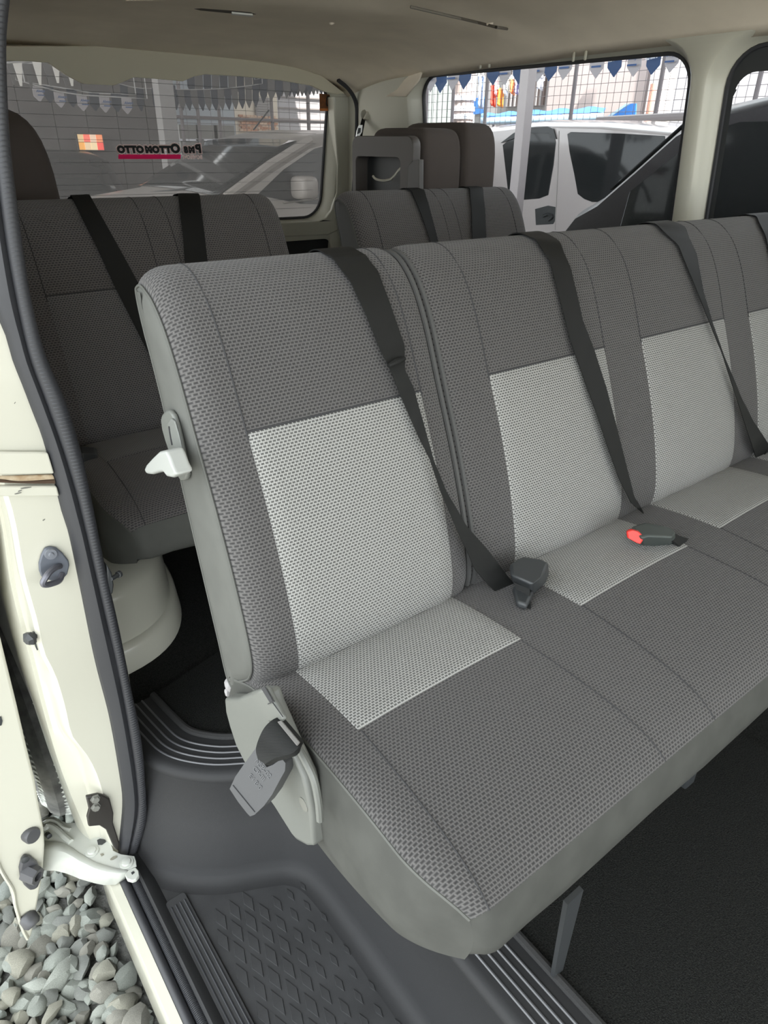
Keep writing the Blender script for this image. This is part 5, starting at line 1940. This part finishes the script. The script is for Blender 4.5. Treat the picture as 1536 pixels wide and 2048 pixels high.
tag(o, 'string carrying the pennants over the white people carrier', 'string')
o = row([(px, tip, 10.5, PALEF, 'pale pentagon pennant, %s from the left in the low row of the rear window', 'pale pennants at the left of the rear window') for px, tip in [(82, 203), (125, 215), (170, 222), (214, 225), (257, 228)]], 'y', 5.2, 1.35, (1, 0.1, 0), False, ('Always', ''))
tag(o, 'string of the pale pentagon pennants at the left of the rear window', 'string')
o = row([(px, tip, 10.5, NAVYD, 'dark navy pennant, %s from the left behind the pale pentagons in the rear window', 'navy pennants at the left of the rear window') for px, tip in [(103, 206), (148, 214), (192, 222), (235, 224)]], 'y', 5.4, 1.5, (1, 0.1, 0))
tag(o, 'string of the dark navy pennants at the left of the rear window', 'string')
o = row([(px, tip, 9.5, TRIW, 'white triangular pennant, %s from the left at the top corner of the rear window', 'white triangular pennants') for px, tip in [(13, 174), (44, 172), (82, 170), (117, 166), (145, 172)]], 'y', 4.4, 2.3, (1, 0, 0), True)
tag(o, 'string of the white triangular pennants high in the rear window', 'string')
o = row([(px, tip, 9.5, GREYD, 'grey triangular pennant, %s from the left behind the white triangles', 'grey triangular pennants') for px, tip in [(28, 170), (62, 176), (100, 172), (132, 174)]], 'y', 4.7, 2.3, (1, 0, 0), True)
tag(o, 'string of the grey triangular pennants high in the rear window', 'string')
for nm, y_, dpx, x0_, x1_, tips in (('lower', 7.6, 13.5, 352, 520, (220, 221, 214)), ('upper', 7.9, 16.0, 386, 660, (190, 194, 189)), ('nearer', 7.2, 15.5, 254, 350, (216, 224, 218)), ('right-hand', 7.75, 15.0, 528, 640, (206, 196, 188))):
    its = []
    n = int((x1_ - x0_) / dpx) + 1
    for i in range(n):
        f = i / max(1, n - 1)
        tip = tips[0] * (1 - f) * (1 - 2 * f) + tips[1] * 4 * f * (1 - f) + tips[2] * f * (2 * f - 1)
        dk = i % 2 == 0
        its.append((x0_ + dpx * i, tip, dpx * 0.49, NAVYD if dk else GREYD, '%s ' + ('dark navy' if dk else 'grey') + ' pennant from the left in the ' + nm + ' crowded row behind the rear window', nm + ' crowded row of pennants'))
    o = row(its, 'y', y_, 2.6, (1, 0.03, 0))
    tag(o, 'string of the ' + nm + ' crowded pennants behind the rear window', 'string')

# ================================================================== BUILDINGS AND WASHING BEYOND THE FENCE
def wallbox(name, label, p0, p1, m, cat_='building'):
    a, b = V(p0), V(p1)
    t = thing(name, label, cat_, ((a.x + b.x) / 2, (a.y + b.y) / 2, min(a.z, b.z)))
    g = G().box((a + b) / 2, (abs(b.x - a.x), abs(b.y - a.y), abs(b.z - a.z)))
    obj('wall', g, m, t, bevel=0.01)
    return t


XB = 10.4
def yb(px, x=XB):
    return H(px, 200, 'x', x).y
PINKW = mat('pinkish_white_render', (0.40, 0.34, 0.33), 0.9, var=0.05, vscale=1.2)
GREYW = mat('grey_white_render', (0.30, 0.28, 0.28), 0.9, var=0.06, vscale=2)
SHEETW = mat('pale_mint_sheet', (0.40, 0.44, 0.42), 0.6)
t = wallbox('house', 'pinkish white house wall beyond the fence', (XB, yb(1287), 0), (XB + 3, yb(1093), 5.0), PINKW)
t2 = wallbox('house', 'grey white house with a dark window behind the washing', (XB + 0.15, yb(1093), 0), (XB + 3, yb(940), 5.0), GREYW)
p0, p1 = H(1012, 190, 'x', XB + 0.1), H(1091, 155, 'x', XB + 0.1)
g = G().box(((XB + 0.13), (p0.y + p1.y) / 2, (p0.z + p1.z) / 2 + 0.2), (0.06, abs(p0.y - p1.y), 1.0))
wn_ = obj('window', g, mat('dark_brown_window', (0.16, 0.12, 0.11), 0.6), t2, smooth=False)
for k in range(9):
    y = p1.y + (p0.y - p1.y) * (k + 0.5) / 9
    g = G().box((XB + 0.08, y, (p0.z + p1.z) / 2 + 0.2), (0.02, 0.03, 1.0))
    obj('window_bar', g, GREYW, wn_, smooth=False)
# corrugated sheet wall at the left
t = thing('sheet_wall', 'pale corrugated sheet wall at the left beyond the fence', 'wall', (9.2, yb(880, 9.2), 0))
ya, ye = yb(905, 9.2), yb(700, 9.2)
nseg = 22
for k in range(nseg):
    y0 = ya + (ye - ya) * k / nseg
    y1 = ya + (ye - ya) * (k + 1) / nseg
    g = G().prism([(9.2, y0 + 0.01, 0), (9.2, y1 - 0.03, 0), (9.25, y1, 0), (9.25, y0, 0)], (0, 0, 4))
    obj('sheet_rib', g, SHEETW, t, smooth=False)
# banded trunk
p = H(925, 240, 'x', 8.4)
t = thing('banded_pole', 'thick brown pole with white bands beyond the fence', 'pole', (8.4, p.y, 0))
g = G().lathe((8.4, p.y, 0), (0, 0, 1), [(0, 0.19), (1.5, 0.17), (4, 0.15)], 14)
obj('trunk', g, mat('brown_grey_trunk', (0.36, 0.29, 0.27), 0.9, var=0.2, vscale=5), t)
for py in (197, 218, 234):
    z = H(925, py, 'x', 8.4).z
    g = G().lathe((8.4, p.y, z - 0.03), (0, 0, 1), [(0, 0.185), (0.06, 0.183)], 14)
    obj('white_band', g, WHITEP, t)
# blue awning and tarpaulins
BLUET = mat('blue_tarpaulin', (0.03, 0.14, 0.42), 0.5, var=0.12, vscale=3)
PALEB = mat('pale_blue_sheet', (0.30, 0.42, 0.52), 0.5)
t = thing('awning', 'blue awning with a pale lower edge beyond the fence', 'awning', H(1000, 235, 'x', 8.8))
a0, a1, b0, b1 = H(962, 228, 'x', 9.0), H(1212, 214, 'x', 9.0), H(962, 236, 'x', 8.55), H(1208, 226, 'x', 8.5)
g = G().grid(lambda u, v: (a0.lerp(a1, u)).lerp(b0.lerp(b1, u), v) + V((0, 0, 0.015 * math.sin(u * 30 + v * 5))), 24, 4)
obj('top_sheet', g, BLUET, t, solid=0.01)
c0, c1 = H(962, 250, 'x', 8.53), H(1208, 242, 'x', 8.48)
g = G().grid(lambda u, v: (b0.lerp(b1, u)).lerp(c0.lerp(c1, u), v) + V((-0.005, 0, 0)), 24, 2)
obj('front_edge', g, PALEB, t, solid=0.01)
for u in (0.1, 0.5, 0.9):
    q = b0.lerp(b1, u)
    g = G().tube([(q.x + 0.05, q.y, 0), (q.x + 0.05, q.y, q.z)], 0.02, 6)
    obj('leg', g, FENCE, t)
q = [H(px, py, 'x', XB + 0.12) for px, py in ((938, 198), (968, 194), (972, 226), (938, 230))]
g = G().prism(q, (0.02, 0, 0))
tag(obj('tarpaulin', g, BLUET), 'deep blue tarpaulin hung beside the banded pole', 'tarpaulin')
q = [H(px, py, 'x', 8.9) for px, py in ((1216, 236), (1262, 207), (1272, 207), (1270, 238), (1216, 241))]
g = G().prism(q, (0.02, 0, 0))
tag(obj('sloping_panel', g, BLUET), 'blue sloping panel at the right end of the awning', 'lean-to')  # thin blue sloping panel next to the awning
q = [H(px, py, 'x', 8.85) for px, py in ((1212, 234), (1252, 207), (1259, 207), (1217, 236))]
g = G().prism(q, (0.02, 0, 0))
tag(obj('sloping_board', g, PALEB), 'pale board along the top of the blue sloping panel', 'board')
# right-hand column and bright white sheet
t = wallbox('column', 'grey brown column at the right of the pinkish house', (9.6, yb(1322, 9.6), 0), (9.9, yb(1292, 9.6), 5), mat('grey_column', (0.55, 0.50, 0.48), 0.9), 'column')
t = wallbox('house', 'bright white building at the right edge beyond the fence', (10.2, -6, 0), (13, yb(1330, 10.2), 5.2), mat('white_render', (0.45, 0.45, 0.48), 0.8, var=0.06, vscale=3))
p = H(1500, 215, 'x', 9.0)
g = G().box((9.4, p.y - 2.0, p.z - 0.02), (0.04, 4.6, 0.16))
tag(obj('red_band', g, mat('red_sheet', (0.62, 0.06, 0.10), 0.6)), 'red band across the white building above the dark van roof', 'sign board')
p = H(1303, 200, 'x', 9.3)
g = G().tube([(p.x, p.y, 0), (p.x, p.y, H(1303, 168, 'x', 9.3).z)], 0.045, 8)
tag(obj('pipe', g, mat('terracotta_pipe', (0.6, 0.28, 0.2), 0.7)), 'reddish upright pipe by the grey brown column', 'pipe')

# washing on the line
def garment(name, label, box, col, cat_, sl=False):
    x0, y0, x1, y1 = box
    m = mat(name + '_cloth', col, 0.85)
    a, b, c_, d = H(x0, y0, 'x', 8.2), H(x1, y0, 'x', 8.2), H(x1 + 1, y1, 'x', 8.2), H(x0 - 1, y1, 'x', 8.2)
    g = G().grid(lambda u, v: (a.lerp(b, u)).lerp(d.lerp(c_, u), v) + V((0.03 * math.sin(u * 9 + v * 2), 0, 0.02 * math.sin(u * 7) * v)), 10, 8)
    t = thing(name, label, cat_, (a + b) / 2)
    obj('cloth', g, m, t, solid=0.008)
    if sl:
        hgt_ = (a - d).length
        wv = b - a
        for s0, s1 in ((-0.28, 0.05), (0.95, 1.28)):
            q = [a + wv * s0 + V((0, 0, -hgt_ * 0.25)), a + wv * s1, a + wv * s1 + V((0, 0, -hgt_ * 0.35)), a + wv * s0 + V((0, 0, -hgt_ * 0.45))]
            gg = G().prism(q, (0.01, 0, 0))
            obj('sleeve', gg, m, t, smooth=False)
    for f in (0.15, 0.85):
        q = a.lerp(b, f)
        gg = G().box(q + V((0, 0, 0.01)), (0.03, 0.012, 0.05))
        obj('peg', gg, TRIW, t, smooth=False)


garment('trousers', 'pale blue trousers hanging on the washing line', (956, 150, 967, 216), (0.45, 0.55, 0.75), 'trousers')
garment('dress', 'long red dress on the washing line', (981, 168, 991, 212), (0.80, 0.10, 0.06), 'dress')
garment('towel', 'pink towel on the washing line', (991.5, 160, 993.5, 192), (0.85, 0.35, 0.40), 'towel')
garment('skirt', 'orange skirt on the washing line', (994, 176, 1007, 213), (0.90, 0.33, 0.05), 'skirt')
garment('shirt', 'white shirt beside the orange skirt on the washing line', (1008.5, 158, 1013, 190), (0.80, 0.80, 0.82), 'shirt')
garment('blouse', 'cream blouse in the middle of the washing line', (1014.5, 156, 1020.5, 184), (0.80, 0.76, 0.68), 'blouse')
garment('scarf', 'orange and red scarf on the washing line', (1022, 156, 1028, 188), (0.85, 0.25, 0.08), 'scarf')
garment('shorts', 'violet shorts on the washing line', (1030, 162, 1038, 188), (0.32, 0.28, 0.50), 'shorts')
garment('vest', 'turquoise vest left of the pale post on the washing line', (1040, 154, 1047, 184), (0.25, 0.72, 0.68), 'vest')
garment('shirt', 'white shirt right of the pale post on the washing line', (1073, 152, 1086, 178), (0.82, 0.82, 0.90), 'shirt', True)
g = G().tube([H(930, 150, 'x', 8.2), H(1015, 152, 'x', 8.2), H(1100, 148, 'x', 8.2)], 0.006, 5)
tag(obj('washing_line', g, FENCE), 'thin washing line carrying the clothes', 'washing line')

# behind the rear window: dark hall wall, lit hatch and pale houses
DARKW = mat('dark_grey_board', (0.12, 0.11, 0.108), 0.9, var=0.15, vscale=1.5)
t = thing('yard_wall', 'dark grey wall of the shed behind the rear window', 'wall', (1.4, 10.4, 0))
xa, xb_ = H(-260, 260, 'y', 10.4).x, H(352, 260, 'y', 10.4).x
npan = 9
for k in range(npan):
    u0, u1 = xa + (xb_ - xa) * k / npan, xa + (xb_ - xa) * (k + 1) / npan
    g = G().box(((u0 + u1) / 2, 10.45, 1.75), (u1 - u0 - 0.012, 0.1, 3.5))
    obj('panel', g, DARKW, t, smooth=False)
p0, p1 = H(158, 300, 'y', 10.37), H(203, 269, 'y', 10.37)
t = thing('hatch', 'small bright hatch with orange and red goods in the dark shed wall', 'window', (p0 + p1) / 2)
cols = [(0.9, 0.45, 0.12), (0.8, 0.62, 0.40), (0.85, 0.68, 0.42), (0.9, 0.12, 0.10), (0.75, 0.55, 0.30), (0.9, 0.20, 0.15), (0.8, 0.6, 0.45), (0.85, 0.3, 0.15)]
def lit(name, c):
    m = mat(name, c, 0.8)
    b = m.node_tree.nodes['Principled BSDF']
    b.inputs['Emission Color'].default_value = (*c, 1)
    b.inputs['Emission Strength'].default_value = 0.9
    return m
for k in range(8):
    i, j = k % 4, k // 4
    a = V((p0.x + (p1.x - p0.x) * (i + 0.5) / 4, p0.y, p0.z + (p1.z - p0.z) * (j + 0.5) / 2))
    g = G().box(a, ((p1.x - p0.x) / 4 * 0.97, 0.03, (p1.z - p0.z) / 2 * 0.94))
    obj('lit_pane', g, lit('lit_goods_%s' % 'abcdefgh'[k], cols[k]), t, smooth=False)
g = G()
for (u, v, w, h) in ((0.5, 1.04, 1.1, 0.08), (0.5, -0.04, 1.1, 0.08), (-0.03, 0.5, 0.06, 1.1), (1.03, 0.5, 0.06, 1.1)):
    g.box((p0.x + (p1.x - p0.x) * u, p0.y - 0.01, p0.z + (p1.z - p0.z) * v), ((p1.x - p0.x) * w, 0.05, (p1.z - p0.z) * h))
obj('frame', g, DARKW, t, smooth=False)
# pale houses right
BLUEW = mat('pale_blue_wall', (0.42, 0.47, 0.52), 0.85)
YB = 11.6
def xbk(px):
    return H(px, 240, 'y', YB).x
t = thing('house', 'pale bluish house with grey windows behind the bar fence', 'building', (xbk(440), YB + 1, 0))
g = G().box(((xbk(354) + xbk(470)) / 2, YB + 1.0, 2.5), (xbk(470) - xbk(354), 2, 5))
obj('wall', g, BLUEW, t, smooth=False)
for px in (376, 410, 445):
    z = H(px, 280, 'y', YB).z
    g = G().box((xbk(px), YB - 0.01, z), (0.36, 0.05, 0.42))
    w_ = obj('window', g, mat('grey_window_%d' % px, (0.22, 0.22, 0.21), 0.5), t, smooth=False)
    g = G().box((xbk(px), YB - 0.04, z), (0.42, 0.03, 0.03))
    obj('glazing_bar', g, WHITEP, w_, smooth=False)
t = thing('house', 'house with an orange brick front and a grey shutter behind the silver car', 'building', (xbk(505), YB + 1, 0))
g = G().box(((xbk(470) + xbk(556)) / 2, YB + 1.0, 2.5), (xbk(556) - xbk(470), 2, 5))
obj('wall', g, mat('cream_render', (0.72, 0.66, 0.56), 0.9), t, smooth=False)
BRK = [mat('brick_%s' % n_, c, 0.9) for n_, c in (('orange', (0.62, 0.36, 0.24)), ('tan', (0.68, 0.50, 0.38)), ('rust', (0.52, 0.27, 0.18)))]
q0, q1 = H(480, 262, 'y', YB), H(551, 232, 'y', YB)
bw, bh = (q1.x - q0.x) / 10, (q1.z - q0.z) / 7
for j in range(7):
    for i in range(10):
        g = G().box((q0.x + bw * (i + 0.5 + (0.25 if j % 2 else -0.25)), YB - 0.01, q0.z + bh * (j + 0.5)), (bw * 0.92, 0.06, bh * 0.86))
        obj('brick', g, rs.choice(BRK), t, smooth=False)
q0, q1 = H(510, 232, 'y', YB), H(538, 196, 'y', YB)
for j in range(8):
    z = q0.z + (q1.z - q0.z) * (j + 0.5) / 8
    g = G().box(((q0.x + q1.x) / 2, YB - 0.02, z), (q1.x - q0.x, 0.05, (q1.z - q0.z) / 8 * 0.88))
    obj('shutter_slat', g, mat('grey_shutter', (0.30, 0.29, 0.29), 0.6) if j == 0 else bpy.data.materials['grey_shutter'], t, smooth=False)
t = thing('house', 'plain grey white house at the right of the rear window', 'building', (xbk(620), YB + 1, 0))
g = G().box(((xbk(563) + xbk(760)) / 2, YB + 1.2, 2.5), (xbk(760) - xbk(563), 2, 5))
obj('wall', g, mat('grey_white_wall', (0.46, 0.46, 0.49), 0.85), t, smooth=False)
for k in range(3):
    z = H(600, 238 - 22 * k, 'y', YB).z
    g = G().box(((xbk(563) + xbk(760)) / 2, YB + 0.19, z), (xbk(760) - xbk(563), 0.04, 0.02))
    obj('wall_joint', g, GREYW, t, smooth=False)
